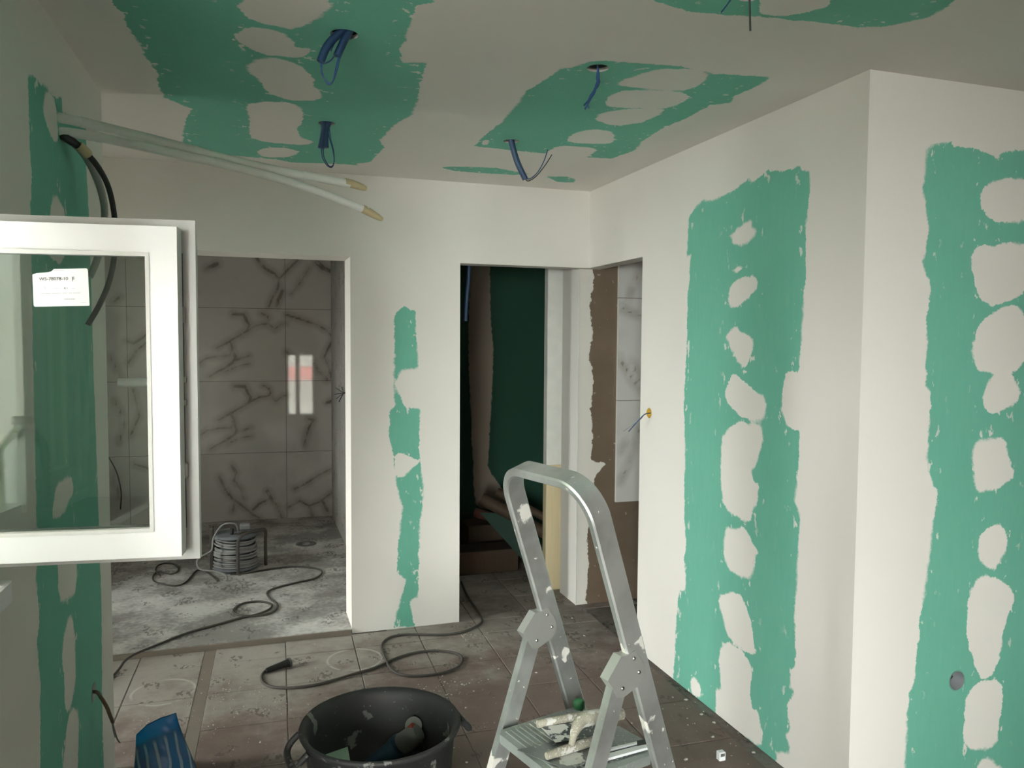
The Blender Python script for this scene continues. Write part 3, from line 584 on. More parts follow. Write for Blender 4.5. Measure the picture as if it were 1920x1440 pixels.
tag(mb.build('sticker', [M_PAPER, M_INK, M_INKG], sash), 'white torn-cornered printed label on the pane, WS-78078-10 F')
# ------------------------------------------------------------------ openings behind the camera and outdoors (some seen in reflections, some added for daylight)
def fixed_window(name, x0, x1, y, z0, z1, mull=()):
    t = thing(name, None, None, ((x0+x1)/2, y, z0), None, 'structure')
    f = lambda a, c, d: Vector((a, y+d, c)); m = ring_frame(MB(), f, x0, x1, z0, z1, .07, -.07, .0)
    for q in mull: m.box((q-.045, y-.07, z0+.07), (q+.045, y, z1-.07))
    m.build('frame', M_PVC, t)
    MB().box((x0+.06, y-.04, z0+.06), (x1-.06, y-.035, z1-.06)).build('pane', M_GLASS, t)
fixed_window('window_2', -.35, .27, -2.6, 0, 1.36, (-.10,))
fixed_window('added_door', -2.7, -.92, -2.6, 0, 2.2, (-1.9,))  # unseen door, added for daylight on the back wall
fixed_window('added_window', 3.0, 3.6, -2.6, .3, 2.2)  # unseen window, added for daylight on the front-right wall
def side_window(name, x, y0, y1, z0, z1):
    t = thing(name, None, None, (x, (y0+y1)/2, z0), None, 'structure'); f = lambda a, c, d: Vector((x+d, a, c))
    ring_frame(MB(), f, y0, y1, z0, z1, .07, -.07, 0).build('frame', M_PVC, t); MB().box((x-.04, y0+.06, z0+.06), (x-.035, y1-.06, z1-.06)).build('pane', M_GLASS, t)
side_window('door_2', XL-.1, LO.y+.08, LO.y+.46, 0, 2.1); side_window('window_4', -1.8, YB+.6, YB+.92, .4, 2.0)
MB().box((-14, -16, -.4), (14, -2.9, -.2)).box((-14, -2.9, -.4), (-3.0, 12, -.2)).box((-3.0, .9, -.4), (XL-.4, 12, -.2)).build('terrace', M_GROUND, None, 'structure')
tag(MB().box((-3.3, 1.0, -.2), (-3.1, 2.9, 3.2)).build('daylight_screen', M_LEAF), 'tall dark green hedge wall added outside the open window to cut daylight', 'screen')  # unseen blocker, added to reduce sky light through the open window
hs = thing('house', 'low pale house with pink band outside, mirrored in the wall tiles', 'house', (0, -12, -.2))
M_PALEH = plain('pale_render', (.78, .77, .74, 1), .9)
MB().box((-4, -13, -.2), (4, -11, .38)).build('lower_wall', M_PALEH, hs); MB().box((-4, -13, .38), (4, -11.02, .78)).build('pink_band', M_REDROOF, hs); MB().box((-4, -13, .78), (4, -11, 1.9)).build('upper_wall', M_PALEH, hs)
MB().prism([(-4.3, -13.2, 1.9), (-4.3, -10.8, 1.9), (-4.3, -12, 2.8)], (8.6, 0, 0)).build('roof', M_REDROOF, hs)
def blob(name, c, r, mat, label, cat, n=900):
    mb = MB()
    for _ in range(n):
        v = Vector(rng.normal(size=3)); v.normalize(); p = Vector(c)+Vector((v.x*r[0], v.y*r[1], v.z*r[2]))*random.uniform(.8, 1.05); a = Vector(rng.normal(size=3)).normalized(); b = a.orthogonal().normalized(); s = random.uniform(.12, .3)
        mb.add([p-a*s, p+b*s*.5, p+a*s, p-b*s*.5], [(0, 1, 2, 3)])
    tag(mb.build(name, mat), label, cat)
blob('tree', (-3.6, -14.8, 4.4), (3.0, 1.4, 2.4), M_LEAF, 'leafy tree behind the red house outside', 'tree')
blob('tree', (3.6, -15, 4.6), (3.2, 1.4, 2.6), M_LEAF, 'wider leafy tree outside, right of the red house', 'tree')
# things on the window sill (mirrored in the sash pane)
def mirror(v): q = SP+SM*.014; return v-SM*(2*(v-q).dot(SM))        # where a thing stands whose image the pane shows
bc = mirror(hz(50, 1003, 1.09)); bc.z = 1.09
bot = thing('water_bottle', 'large clear plastic water bottle on the window sill, mirrored in the pane', 'bottle', bc)
pr = [(.0, .002), (.06, .0), (.066, .008)]
for k in range(9): pr += [(.066, .02+.018*k), (.062, .029+.018*k)]
pr += [(.066, .19), (.066, .215), (.060, .235), (.040, .262), (.024, .278), (.022, .292)]
MB().lathe(pr, bc, 40).build('bottle_body', M_PET, bot); MB().lathe([(.0, .001), (.026, .0), (.026, .020), (.0, .021)], bc+Z*.29, 24).build('bottle_cap', M_GREYP, bot)
sl = mirror(hz(58, 965, 1.09)); sl.z = 1.09
lev = thing('spirit_level', 'long pale spirit level standing upright in the window recess', 'level', sl)
MB().bbox((sl.x-.02, sl.y-.012, 1.09), (sl.x+.02, sl.y+.012, 1.88), None, 0, .003).build('level_body', plain('pale_aluminium', (.72,.74,.70,1), .5), lev)
MB().bbox((sl.x-.021, sl.y-.013, 1.40), (sl.x+.021, sl.y+.013, 1.47), None, 0, .003).build('end_grip', M_BROWNW, lev)
# ------------------------------------------------------------------ pipes and hoses from the left wall
def pipe_thing(label, p0, p1, mids, y0, y1, tape, r):
    A = hl(*p0); pts = [A-LNV*.05, A]; n = len(mids)
    for i, q in enumerate(mids): pts.append(hy(q[0], q[1], y0+(y1-y0)*(q[0]-p0[0])/(p1[0]-p0[0])))
    t = thing('insulated_pipe', label, 'pipe', A, 'insulated copper pipes')
    MB().tube(pts, r, 12).build('foam_sleeve', M_INSUL, t)
    tp = [hy(q[0], q[1], y0+(y1-y0)*(q[0]-p0[0])/(p1[0]-p0[0])) for q in tape]
    MB().tube(tp, [r*1.06, r*1.04, r*.9, r*.72, r*.45], 12).build('taped_end', M_TAPE, t)
    for k in (.25, .5, .75):
        P = spline(pts, 6); q = P[int(len(P)*k)]; d = (P[int(len(P)*k)+1]-q).normalized(); MB().tube([q-d*.006, q+d*.006], r*1.07, 12, sub=1).build('sleeve_joint', M_INSUL, t)
YP0 = hl(103, 232).y
pipe_thing('upper white insulated pipe with a short blunt taped end', (103, 232), (682, 356), [(180,247),(300,275),(420,305),(540,330),(600,340),(650,349)], YP0, 2.98, [(641,346),(655,349),(668,353),(677,356),(682,357)], .0150)
pipe_thing('lower white insulated pipe drooping to a thin pointed taped end', (106, 258), (712, 414), [(180,268),(300,292),(400,312),(500,336),(580,360),(640,382),(685,399)], YP0, 2.95, [(675,395),(687,401),(698,407),(707,412),(713,415)], .0145)
A = hl(107, 265)
t = thing('electrical_cable', 'thick black cable with tape band curving down from the left wall', 'cable', A)
MB().tube([A-LNV*.04, A]+[hy(a, b, y) for a, b, y in ((125,274,2.6),(140,284,2.62),(172,315,2.66),(196,355,2.70),(208,400,2.72),(213,450,2.73),(210,500,2.73),(200,545,2.72),(183,585,2.71),(163,620,2.70))], [.0125,.0125,.0125,.009,.0085,.0085,.0085,.0085,.0085,.0085], 10).build('cable_sheath', M_BLACK, t)
MB().tube([hy(141, 284, 2.62), hy(150, 291, 2.63), hy(160, 301, 2.645)], .0145, 10).build('tape_band', M_TAPE, t)
B = hl(109, 270)
o = MB(); P = spline([B-LNV*.03, B]+[hy(a, b, y) for a, b, y in ((130,278,2.64),(152,300,2.68),(172,335,2.73),(186,372,2.77),(192,410,2.79),(188,460,2.80),(178,500,2.80),(165,530,2.79))], 22)
o.tube(P, [.010 if k % 2 else .0118 for k in range(len(P))], 10, sub=1)
tag(o.build('corrugated_hose', M_CORR), 'grey corrugated hose hanging beside the black cable on the left wall', 'hose')
# ------------------------------------------------------------------ downlight cables
def strand(mb, pts, y, r, mi=0, n=7): return mb.tube([hy(a, b, y+(c[0] if c else 0)) for a, b, *c in pts], r, n, mi=mi)
def bundle(k, label, sleeves, wires, y, rs=.012, rw=.0022, mats=(M_BLUE, M_BLUEW)):
    t = thing('light_cable', label, 'cable', HOLES[k], 'cables hanging from the downlight holes')
    for q in sleeves: strand(MB(), q, y, rs).build('conduit', mats[0], t)
    for q in wires: strand(MB(), q, y, rw).build('wire', mats[1], t)
bundle(0, 'blue cable bundle with two sleeves hanging from the foremost left ceiling hole', [[(640,58),(622,72),(605,92),(593,121)],[(648,60),(638,78),(630,96),(624,110)]], [[(593,120),(596,140),(602,155),(609,163),(617,155),(622,130),(627,108)],[(597,122),(595,142),(606,158),(615,160),(624,135),(632,95),(640,68)],[(601,124),(612,118),(620,108)],[(640,66),(622,80),(612,100)]], HOLES[0].y)
bundle(1, 'blue cable loop hanging from the left ceiling hole nearer the back wall', [[(600,231),(602,245),(600,262),(596,283)],[(610,231),(605,248),(604,266),(605,282)]], [[(597,282),(599,300),(608,315),(617,318),(621,306),(618,285),(611,262),(608,240)],[(600,282),(602,300),(612,316),(620,312),(620,290),(614,265),(611,245)]], HOLES[1].y, .0135)
bundle(2, 'thin twisted blue wires dangling from the open right ceiling hole', [], [[(1113,120),(1113,140),(1116,152),(1106,168),(1098,182),(1094,197)],[(1112,120),(1115,142),(1110,156),(1108,170),(1099,186),(1090,203)],[(1114,122),(1111,145),(1114,158),(1104,172),(1096,190),(1097,201)],[(1113,122),(1114,148),(1108,163),(1101,180),(1088,196)]], HOLES[2].y, rw=.0028)
t = thing('light_cable', 'blue sleeve with two thin curved wires from the right ceiling hole near the back wall', 'cable', HOLES[3], 'cables hanging from the downlight holes')
strand(MB(), [(951,258),(958,285),(967,310),(980,336)], HOLES[3].y, .0135).build('conduit', M_BLUE, t)
strand(MB(), [(980,335),(990,334),(1003,322),(1014,302),(1021,280)], HOLES[3].y, .0022).build('wire', M_BLUEW, t); strand(MB(), [(980,336),(986,339),(1000,330),(1016,310),(1029,289)], HOLES[3].y, .0022).build('wire', M_DARKW, t)
t = thing('light_cable', 'dark wire poking down from the ceiling at the top edge of the picture', 'cable', HOLES[4], 'cables hanging from the downlight holes')
strand(MB(), [(1394,-25),(1396,0),(1397,30),(1398,52)], HOLES[4].y, .0026).build('wire', M_DARKW, t); strand(MB(), [(1388,-28),(1366,-12),(1352,6),(1343,18)], HOLES[4].y, .002).build('wire', M_BLUEW, t)
# ------------------------------------------------------------------ wall boxes and loose wires
t = thing('wall_cable', 'blue and white wires poking from a yellow-rimmed hole in the right wall', 'cable', YH)
MX = Matrix.Rotation(-R90, 3, 'Y')
MB().lathe([(.0, -.03), (.016, -.03), (.017, .0), (.024, .003), (.026, .001), (.019, -.001)], YH, 18, MX).build('box_ring', M_YELLOW, t)
MB().tube([YH+X*.03, YH-X*.02+Z*-.004, YH-X*.06+Z*-.03-Y*.01, hx(1180, 806, XR-.09)], .0028, 6).build('wire', M_BLUEW, t)
MB().tube([YH+X*.03, YH-X*.02+Z*-.006+Y*.006, YH-X*.055+Z*-.035, hx(1170, 806, XR-.085)], .0022, 6).build('wire', M_CABLE_G, t)
t = thing('socket_box', 'round grey flush socket box low in the right-hand green panel', 'socket', SK)
MY = Matrix.Rotation(R90, 3, 'X')
MB().lathe([(.0365, .0012), (.0375, .0), (.0325, -.001), (.033, -.045), (0, -.045)], SK, 24, MY).build('box_shell', plain('grey_box_plastic', (.20,.215,.235,1), .5), t)
MB().tube([SK+Y*.04-X*.02, SK+Y*.02-X*.012+Z*.008, SK+Y*.03+Z*-.006, SK+Y*.035+X*.016], .003, 6).build('wire', M_DARKW, t)
MB().tube([SK+Y*.04-X*.022+Z*.01, SK+Y*.02-X*.018+Z*-.004, SK+Y*.03-X*.005+Z*-.015], .0025, 6).build('wire', M_YELLOW, t)
t = thing('wall_cable', 'stripped brown cable curling from a hole low in the left wall', 'cable', LSK)
MB().lathe([(.0315, .0005), (.0295, .0), (.029, -.05), (0, -.05)], LSK, 20, Matrix.Rotation(R90, 3, 'Y')).build('cutout_lining', M_GYPS, t)
pts = [LSK-LNV*.04, LSK+LNV*.005]+[hl(a, b, d) for a, b, d in ((197,1318,.03),(208,1335,.045),(215,1352,.05),(220,1364,.05))]
MB().tube(pts, .006, 8).build('cable_sheath', M_BROWNW, t)
for e in ((221,1378,.05),(225,1392,.055)), ((223,1378,.048),(229,1396,.05),(234,1402,.05)): MB().tube([hl(219, 1362, .05)]+[hl(*q) for q in e], .0026, 6).build('wire', M_CABLE_G, t)
AW = hx(652, 742, .68)
t = thing('wall_cable', 'spray of short dark wires on the alcove side wall', 'cable', AW)
for e in ((630,732),(627,744),(631,752),(636,758),(641,730)): MB().tube([AW+X*.0, hx(645, 741, .66), hx(e[0], e[1], .62)], .0028, 6).build('wire', M_DARKW, t)
o = MB().tube([hit(a, b, TO-Vector((0, .03, 0)), TN) for a, b in ((206,868),(216,885),(224,905),(230,935),(229,965))], .005, 6); tag(o.build('loose_wire', M_DARKW), 'thin dark wire hanging against the marble tiles behind the pane', 'cable')
# ------------------------------------------------------------------ dark room and doorway
t = thing('timber_post', 'upright pine post, white above and bare wood below, in the corner doorway', 'post', (1.865, 4.73, 0))
MB().bbox((1.797, 4.70, .82), (1.93, 4.76, 2.5), None, 0, .003).build('painted_upper', M_PWHITE, t); MB().bbox((1.797, 4.70, .0), (1.93, 4.76, .82), None, 0, .003).build('bare_lower', M_PINE, t)
MB().tube([Vector((hy(877, 470, 4.5).x, 4.5, 2.5)), hy(877, 470, 4.5), hy(876, 520, 4.5), hy(873, 560, 4.5), hy(871, 603, 4.5)], .012, 8).build('blue_sleeve', M_BLUE).name = 'conduit_sleeve'
tag(bpy.data.objects['conduit_sleeve'], 'blue conduit sleeve hanging in the dark doorway', 'conduit')
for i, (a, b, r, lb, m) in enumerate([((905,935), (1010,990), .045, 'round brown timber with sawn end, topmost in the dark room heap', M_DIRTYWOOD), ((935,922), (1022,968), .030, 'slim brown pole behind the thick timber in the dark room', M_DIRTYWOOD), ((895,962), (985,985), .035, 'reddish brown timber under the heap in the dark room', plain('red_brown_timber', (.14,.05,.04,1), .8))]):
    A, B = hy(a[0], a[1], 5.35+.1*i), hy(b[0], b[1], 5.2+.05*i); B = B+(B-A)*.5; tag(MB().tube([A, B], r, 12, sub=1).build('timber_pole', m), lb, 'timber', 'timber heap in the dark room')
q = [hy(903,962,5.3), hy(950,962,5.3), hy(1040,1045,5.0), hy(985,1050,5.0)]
tag(MB().prism(q, (.02, .02, -.012)).build('board_offcut', plain('shaded_green_offcut', (.035, .075, .06, 1), .85)), 'shade-darkened green plasterboard offcut leaning on the timber heap', 'board')  # board green lowered to stand in for the dark room's shade
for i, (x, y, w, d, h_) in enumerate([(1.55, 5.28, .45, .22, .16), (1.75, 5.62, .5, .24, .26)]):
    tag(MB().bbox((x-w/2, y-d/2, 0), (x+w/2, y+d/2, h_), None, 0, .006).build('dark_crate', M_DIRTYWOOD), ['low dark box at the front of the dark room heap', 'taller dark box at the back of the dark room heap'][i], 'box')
# ------------------------------------------------------------------ alcove floor things
DR = hz(578, 1025, .03)
t = thing('floor_drain', 'round floor drain in the grey alcove screed', 'drain', DR)
MB().lathe([(.0, .002), (.045, .002), (.05, .004), (.075, .006), (.08, .0)], DR, 28).build('drain_ring', M_GREYP, t); MB().lathe([(.0, .0055), (.03, .0055), (.03, .002)], DR, 20).build('drain_plug', M_STEEL, t)
RC = hz(446, 1080, .03); RC.y += .10; RC.x += .0
reel = thing('cable_reel', 'dusty grey cable reel lying flat on the alcove floor', 'reel', RC)
zb = .03
MB().lathe([(.0, 0), (.150, 0), (.155, .006), (.155, .016), (.10, .018), (.10, .215), (.145, .217), (.15, .222), (.15, .232), (.12, .238), (0, .240)], (RC.x, RC.y, zb+.012), 40).build('drum', plain('dusty_blue_grey_drum', (.15,.165,.18,1), .7), reel)
for k in range(15):
    zz = zb+.04+.0125*k+random.uniform(-.003, .003); rr = .128+.012*(1-k/15)+random.uniform(-.006, .006); ph = random.uniform(0, 6.28); am = random.uniform(.002, .013)
    MB().tube([(RC.x+rr*math.cos(a)*1., RC.y+rr*math.sin(a), zz+am*math.sin(a+ph)) for a in np.linspace(0, 2*math.pi, 25)], .0068, 7, sub=2).build('cable_wrap', M_CABLE_G, reel)
hb = [hz(456, 1086, .03), hz(497, 1068, .03)]
A, B = Vector((RC.x+.02, RC.y-.17, zb)), Vector((RC.x+.20, RC.y-.02, zb)); top = .27
MB().tube([A+Z*.012, A+Z*.10, A+Z*(top-.06), A+Z*(top-.015)+(B-A)*.10, A+Z*top+(B-A)*.3, B+Z*top+(A-B)*.12, B+Z*(top-.02), B+Z*(top-.08), B+Z*.05, B+Z*.012], .011, 10).build('tube_frame', M_CABLE, reel)
MB().bbox((RC.x-.165, RC.y-.04, zb+.0), (RC.x-.14, RC.y+.05, zb+.30), None, 0, .004).build('back_bracket', M_CABLE, reel)
MB().tube([(RC.x-.02, RC.y-.05, zb+.25), (RC.x-.02, RC.y-.05, zb+.295)], .013, 10, sub=1).build('crank_knob', M_BLACK, reel)
for dx, dy in ((.02, -.06), (.06, .0), (.0, .05)): MB().lathe([(.0, .258), (.022, .258), (.026, .252), (.026, .247)], (RC.x+dx, RC.y+dy, zb), 16).build('socket_outlet', M_CABLE, reel)
MB().bbox((RC.x+.03, RC.y+.06, zb+.25), (RC.x+.10, RC.y+.13, zb+.285), None, 0, .006).build('cut_out_switch', M_CABLE_G, reel)
MB().tube([(RC.x+.02, RC.y-.06, zb+.26), (RC.x+.0, RC.y-.08, zb+.33), (RC.x-.08, RC.y-.10, zb+.33), (RC.x-.135, RC.y-.12, zb+.25), (RC.x-.15, RC.y-.14, zb+.17), (RC.x-.23, RC.y-.16, zb+.13), (RC.x-.22, RC.y-.20, zb+.07), (RC.x-.12, RC.y-.22, zb+.05), (RC.x-.06, RC.y-.25, zb+.03), (RC.x-.05, RC.y-.30, zb+.006)], .0062, 8).build('tail_cable', M_CABLE_G, reel)
def floor_cable(name, label, px, r, z, mat, lift=()):
    pts = [hz(a, b, z) for a, b in px]
    for i, dz in lift: pts[i].z += dz
    return tag(MB().tube(pts, r, 8, sub=7).build(name, mat), label, 'cable')
s7 = lambda L: [(180+.2917*a, 840+.2917*b) for a, b in L]
floor_cable('extension_cable', 'long dark cable snaking from the reel over the alcove step', s7([(880,836),(960,830),(1060,812),(1180,792),(1300,780),(1400,785),(1460,800),(1465,825),(1420,855),(1320,880),(1220,905),(1145,930),(1118,955),(1140,990),(1180,1020),(1180,1055),(1130,1085),(1040,1100),(950,1098),(905,1080),(915,1050),(970,1020),(1050,1008),(1110,1012),(1150,1030),(1130,1060),(1050,1092),(940,1118),(800,1160),(660,1200),(560,1235),(430,1290),(300,1345),(250,1372),(205,1402),(180,1418),(150,1442),(110,1480),(70,1530)]), .0062, .037, M_CABLE, [(-5, -.004), (-4, -.020), (-3, -.0295), (-2, -.0295), (-1, -.0295)])
floor_cable('extension_cable', 'loose thin cable coil on the shadowed alcove floor left of the reel', s7([(800,880),(740,830),(690,808),(650,825),(600,885),(540,912),(450,905),(390,885),(385,850),(420,825),(500,840),(545,815),(530,780),(470,770),(415,785),(400,820),(430,850)]), .005, .036, M_CABLE)
# cord with plug
s6 = lambda L: [(480+.25*a, 1040+.25*b) for a, b in L]
t = thing('power_cord', 'dark power cord with plug, looping across the floor tiles in front of the column', 'cord', hz(545, 1253))
pts = [hz(a, b, .0075) for a, b in s6([(120,885),(90,905),(70,940),(80,980),(130,1010),(230,1022),(350,1015),(500,990),(640,950),(780,905),(900,870),(1010,820),(1100,780),(1220,745),(1350,728),(1480,735),(1555,760),(1575,800),(1540,850),(1440,890),(1320,912),(1200,918),(1100,905),(1040,870),(1005,810),(975,740),(970,690),(1000,650),(1060,622),(1160,608),(1300,608),(1430,606),(1560,588),(1650,555),(1712,515),(1715,480),(1680,420),(1630,350),(1590,280),(1560,210)])]
MB().tube(pts, .0065, 8, sub=7).build('cord', M_CABLE, t)
a, b = hz(510, 1262, .016), hz(548, 1248, .024); d = (b-a).normalized()
MB().tube([a-d*.01, a+d*.02, b-d*.03, b], [.010, .014, .017, .020], 12).build('plug_grip', M_BLACK, t)
MB().tube([b, b+d*.010], .023, 14, sub=1).build('plug_flange', M_GREYP, t)
for s_ in (-1, 1): MB().tube([b+d*.010+Vector((-d.y, d.x, 0))*.0095*s_, b+d*.030+Vector((-d.y, d.x, 0))*.0095*s_], .0024, 6, sub=1).build('plug_pin', M_STEEL, t)
# ------------------------------------------------------------------ mortar tub
TC = Vector((.393, 2.532, 0))
tub = thing('mortar_tub', 'round black plaster-splashed tub holding tools on the floor', 'tub', TC)
MB().lathe([(0, .004), (.20, .004), (.212, .014), (.226, .17), (.231, .178), (.243, .335), (.258, .345), (.263, .356), (.260, .363), (.250, .363), (.240, .352), (.2325, .335), (.2215, .183), (.214, .176), (.204, .03), (0, .026)], TC, 72).build('tub_shell', M_BLACKP, tub)
for sgn, an in ((1, math.radians(188)), (1, math.radians(8))):
    d = Vector((math.cos(an), math.sin(an), 0)); q = Vector((-d.y, d.x, 0)); c = TC+d*.262+Z*.318
    MB().tube([c-q*.07+Z*.025-d*.01, c-q*.068+Z*.0+d*.018, c-q*.045-Z*.02+d*.032, c+q*.045-Z*.02+d*.032, c+q*.068+d*.018, c+q*.07+Z*.025-d*.01], .011, 8).build('tub_handle', M_BLACKP, tub)
G = TC+Vector((.0, 0, 0))
gr = thing('angle_grinder', 'dusty blue and grey angle grinder with round disc inside the tub', 'grinder', (.47, 2.50, .03))
def rel(a, b, z): return Vector(hz(a, b, z))
ga, gb_, gc = rel(727, 1425, .14), rel(755, 1400, .19), rel(777, 1388, .225)
ax = (gc-ga).normalized()
MB().tube([ga-ax*.06, ga, ga+ax*.05, gb_, gc-ax*.03], [.030, .034, .036, .038, .038, .035], 16).build('motor_housing', M_TOOLB, gr)
MB().tube([gc-ax*.035, gc-ax*.03, gc+ax*.03, gc+ax*.045], [.036, .039, .037, .026], 12, sub=2).build('gear_head', M_TOOLG, gr)
MB().tube([gc-ax*.012+Z*.030, gc+ax*.020+Z*.036], .013, 8, sub=1).build('lock_button', M_RED, gr)
dc = rel(784, 1363, .262); nd = (CAM-dc).normalized(); Mq = nd.to_track_quat('Z', 'Y').to_matrix()
MB().lathe([(.0, .006), (.007, .006), (.008, .003), (.028, .002), (.030, .0), (.030, -.003), (0, -.003)], dc, 28, Mq).build('disc', plain('grey_disc', (.22,.23,.21,1), .6), gr)
MB().tube([ga-ax*.06, ga-ax*.10-Z*.01, ga-ax*.14-Z*.04, ga+Vector((-.16, -.03, -.05)), ga+Vector((-.17, .06, -.08)), ga+Vector((-.06, .10, -.09))], .007, 8).build('tool_cord', M_BLACK, gr)
for k in range(4):
    p = rel(715-5*k, 1402+5*k, .15-.01*k); MB().tube([p-Vector((.02, .0, .02)), p, p+Vector((.022, .0, .02))], .014, 8).build('cord_gland', M_BLACK, gr)
q = [rel(620,1419,.20), rel(661,1404,.20), rel(668,1440,.20), rel(636,1450,.20)]
tag(MB().prism(q, (0, 0, -.10)).build('foam_block', M_FOAM), 'pale green foam block standing in the tub, left of the grinder', 'foam block')
for (a, b), z, w, hgt, lb in (((672,1385), .05, .03, .19, 'narrow dark wooden strip leaning inside the tub'), ((692,1372), .05, .05, .22, 'dark smooth board leaning on the tub wall behind the grinder')):
    p = rel(a, b+30, z+.05); tag(MB().bbox((-w/2, -.006, 0), (w/2, .006, hgt), Matrix.Translation(p-Z*.05) @ Matrix.Rotation(.25, 4, 'Y') @ Matrix.Rotation(-.15, 4, 'X'), 0, .002).build('wooden_float', M_DIRTYWOOD), lb, 'board')
# ------------------------------------------------------------------ blue sack by the left wall
SC = Vector((-.30, 2.86, 0))
top = [hy(262,1388,2.85), hy(285,1368,2.85), hy(312,1355,2.85), hy(343,1345,2.85)]; bot_ = [Vector((-.395, 2.86, 0)), Vector((-.335, 2.86, 0)), Vector((-.26, 2.86, 0)), Vector((-.175, 2.86, 0))]
def lerpL(L, t): q = t*(len(L)-1); i = min(int(q), len(L)-2); return L[i]+(L[i+1]-L[i])*(q-i)
mb = MB(); nu, nv = 22, 26; at = []
for side in (-1, 1):
    vs = []
    for j in range(nv+1):
        for i in range(nu+1):
            u, v = i/nu, j/nv; p = lerpL(bot_, u)*(1-v)+lerpL(top, u)*v; p.x += .012*math.sin(v*5)*(u-.3)
            bul = (math.sin(math.pi*u)**.6)*(1-v**2.2)*.085; wr = .006*math.sin(u*19+v*6)*(1-v)+.004*math.sin(v*23+u*9)
            p.y += side*(bul+.004)+wr*(bul > .004); vs.append(p); at.append(v)
    fs = [(j*(nu+1)+i, j*(nu+1)+i+1, (j+1)*(nu+1)+i+1, (j+1)*(nu+1)+i) for j in range(nv) for i in range(nu)]
    mb.add(vs, fs if side < 0 else [f[::-1] for f in fs], 0, True)
tag(mb.build('sack', M_SACK, None, None, {'v': at}), 'blue striped plastic sack standing by the left wall', 'sack')
# ------------------------------------------------------------------ stepladder
LM = Vector((.768, 1.7155, 0)); LWv = Vector((.2588, -.9659, 0)); LNn = Vector((.9659, .2588, 0)); HF = .166
def LP(w, s, z): return LM+LWv*w+LNn*s+Z*z
lad = thing('stepladder', 'aluminium stepladder with hoop handrail and plaster splashes', 'stepladder', LM)
TH = .335; ct = 1/math.sqrt(1+TH*TH)
def rail_pt(w, r): z = .9+r*ct; return LP(w, .013-TH*(z-.9), z)
pdir = (LNn*1.+Z*TH).normalized(); rdir = (Z-LNn*TH).normalized()
wc = -.011; rb = -.9/ct+.012; rt = (1.318-.9)/ct-.011; BR = .085
path = [(-HF, rb), (-HF, -.6), (-HF, -.3), (-HF, rt-BR)]
path += [(-HF+BR-BR*math.cos(a), rt-BR+BR*math.sin(a)) for a in np.linspace(.08, R90, 20)]
path += [(HF-BR+BR*math.sin(a), rt-BR+BR*math.cos(a)) for a in np.linspace(0, R90-.08, 20)]
path += [(HF, rt-BR), (HF, -.3), (HF, -.6), (HF, rb)]
def sweep(path2, wid, thk, c=.003, f=rail_pt, pd=None):
    mb = MB(); vs = []; n = len(path2); pd = pd or pdir
    for i, (w, r) in enumerate(path2):
        a, b = path2[max(i-1, 0)], path2[min(i+1, n-1)]; t = Vector((b[0]-a[0], b[1]-a[1])).normalized(); nin = LWv*(-t.y)+rdir*t.x
        o = f(w+wc, r)
        for (x, y) in ((-wid/2+c, -thk/2), (wid/2-c, -thk/2), (wid/2, -thk/2+c), (wid/2, thk/2-c), (wid/2-c, thk/2), (-wid/2+c, thk/2), (-wid/2, thk/2-c), (-wid/2, -thk/2+c)): vs.append(o+pd*x+nin*y)
    fs = [(i*8+j, i*8+(j+1) % 8, (i+1)*8+(j+1) % 8, (i+1)*8+j) for i in range(n-1) for j in range(8)]
    mb.add(vs, fs, 0, True); return mb.add(vs[:8]+vs[-8:], [tuple(range(7, -1, -1)), tuple(range(8, 16))])
sweep(path, .054, .022, .004).build('handrail', M_ALU, lad).data.set_sharp_from_angle(angle=math.radians(25))
for sg in (-1, 1):
    wl = sg*HF+wc
    a, b = LP(wl, -.036, .868), LP(wl, -.044-.34*.84, 0.012); ld = (b-a).normalized(); pp = LWv.cross(ld).normalized()
    vs = []
    for o in (a, b):
        for x, y in ((-.021, -.011), (.021, -.011), (.021, .011), (-.021, .011)): vs.append(o+pp*x+LWv*y)
    MB().add(vs, [(0,1,5,4),(1,2,6,5),(2,3,7,6),(3,0,4,7),(3,2,1,0),(4,5,6,7)]).build('leg', M_ALU, lad)
    MB().bbox((0,0,0), (1,1,1), lambda x, y, z: LP(wl-.016+.032*x, -.044-.34*.84-.03+.06*y, .035*z), 0, .1).build('rubber_foot', M_BLACK, lad)
    r0 = rail_pt(wl-wc+wc, rb); MB().bbox((0,0,0), (1,1,1), lambda x, y, z: LP(wl-.016+.032*x, .013+TH*.9-.035+.07*y, .035*z), 0, .1).build('rubber_foot', M_BLACK, lad)
    poly = [(-.026,.918),(-.002,.924),(.024,.892),(.030,.866),(.014,.842),(-.034,.824),(-.050,.828),(-.060,.846),(-.080,.873),(-.042,.920)]
    br = MB().prism([LP(wl+.0135, s, z) for s, z in poly], -LWv*.027).build('hinge_bracket', M_BRKT, lad)
    for s, z in ((-.004, .907), (.012, .872), (-.036, .846)):
        MB().lathe([(0, .003), (.003, .0025), (.0045, 0)], LP(wl+.0135, s, z), 10, LWv.to_track_quat('Z', 'Y').to_matrix()).build('rivet', M_STEEL, br)
plat = MB().bbox((0,0,0), (1,1,1), lambda x, y, z: LP(-.152+.290*x, -.166+.262*y, .622+.026*z), 0, .06).build('platform', M_ALU2, lad)
for k in range(17):
    s0 = -.150+.0145*k; MB().bbox((0,0,0), (1,1,1), lambda x, y, z: LP(-.135+.25*x, s0+.006*y, .647+.0035*z), 0, .1).build('tread_rib', M_ALU2, plat)
for zz in (.43, .215):
    sc = .013-TH*(zz-.9); st = MB().bbox((0,0,0), (1,1,1), lambda x, y, z: LP(-HF+.001+2*(HF-.012)*x, sc-.05+.10*y, zz-.022+.022*z), 0, .05).build('step', M_ALU2, lad)
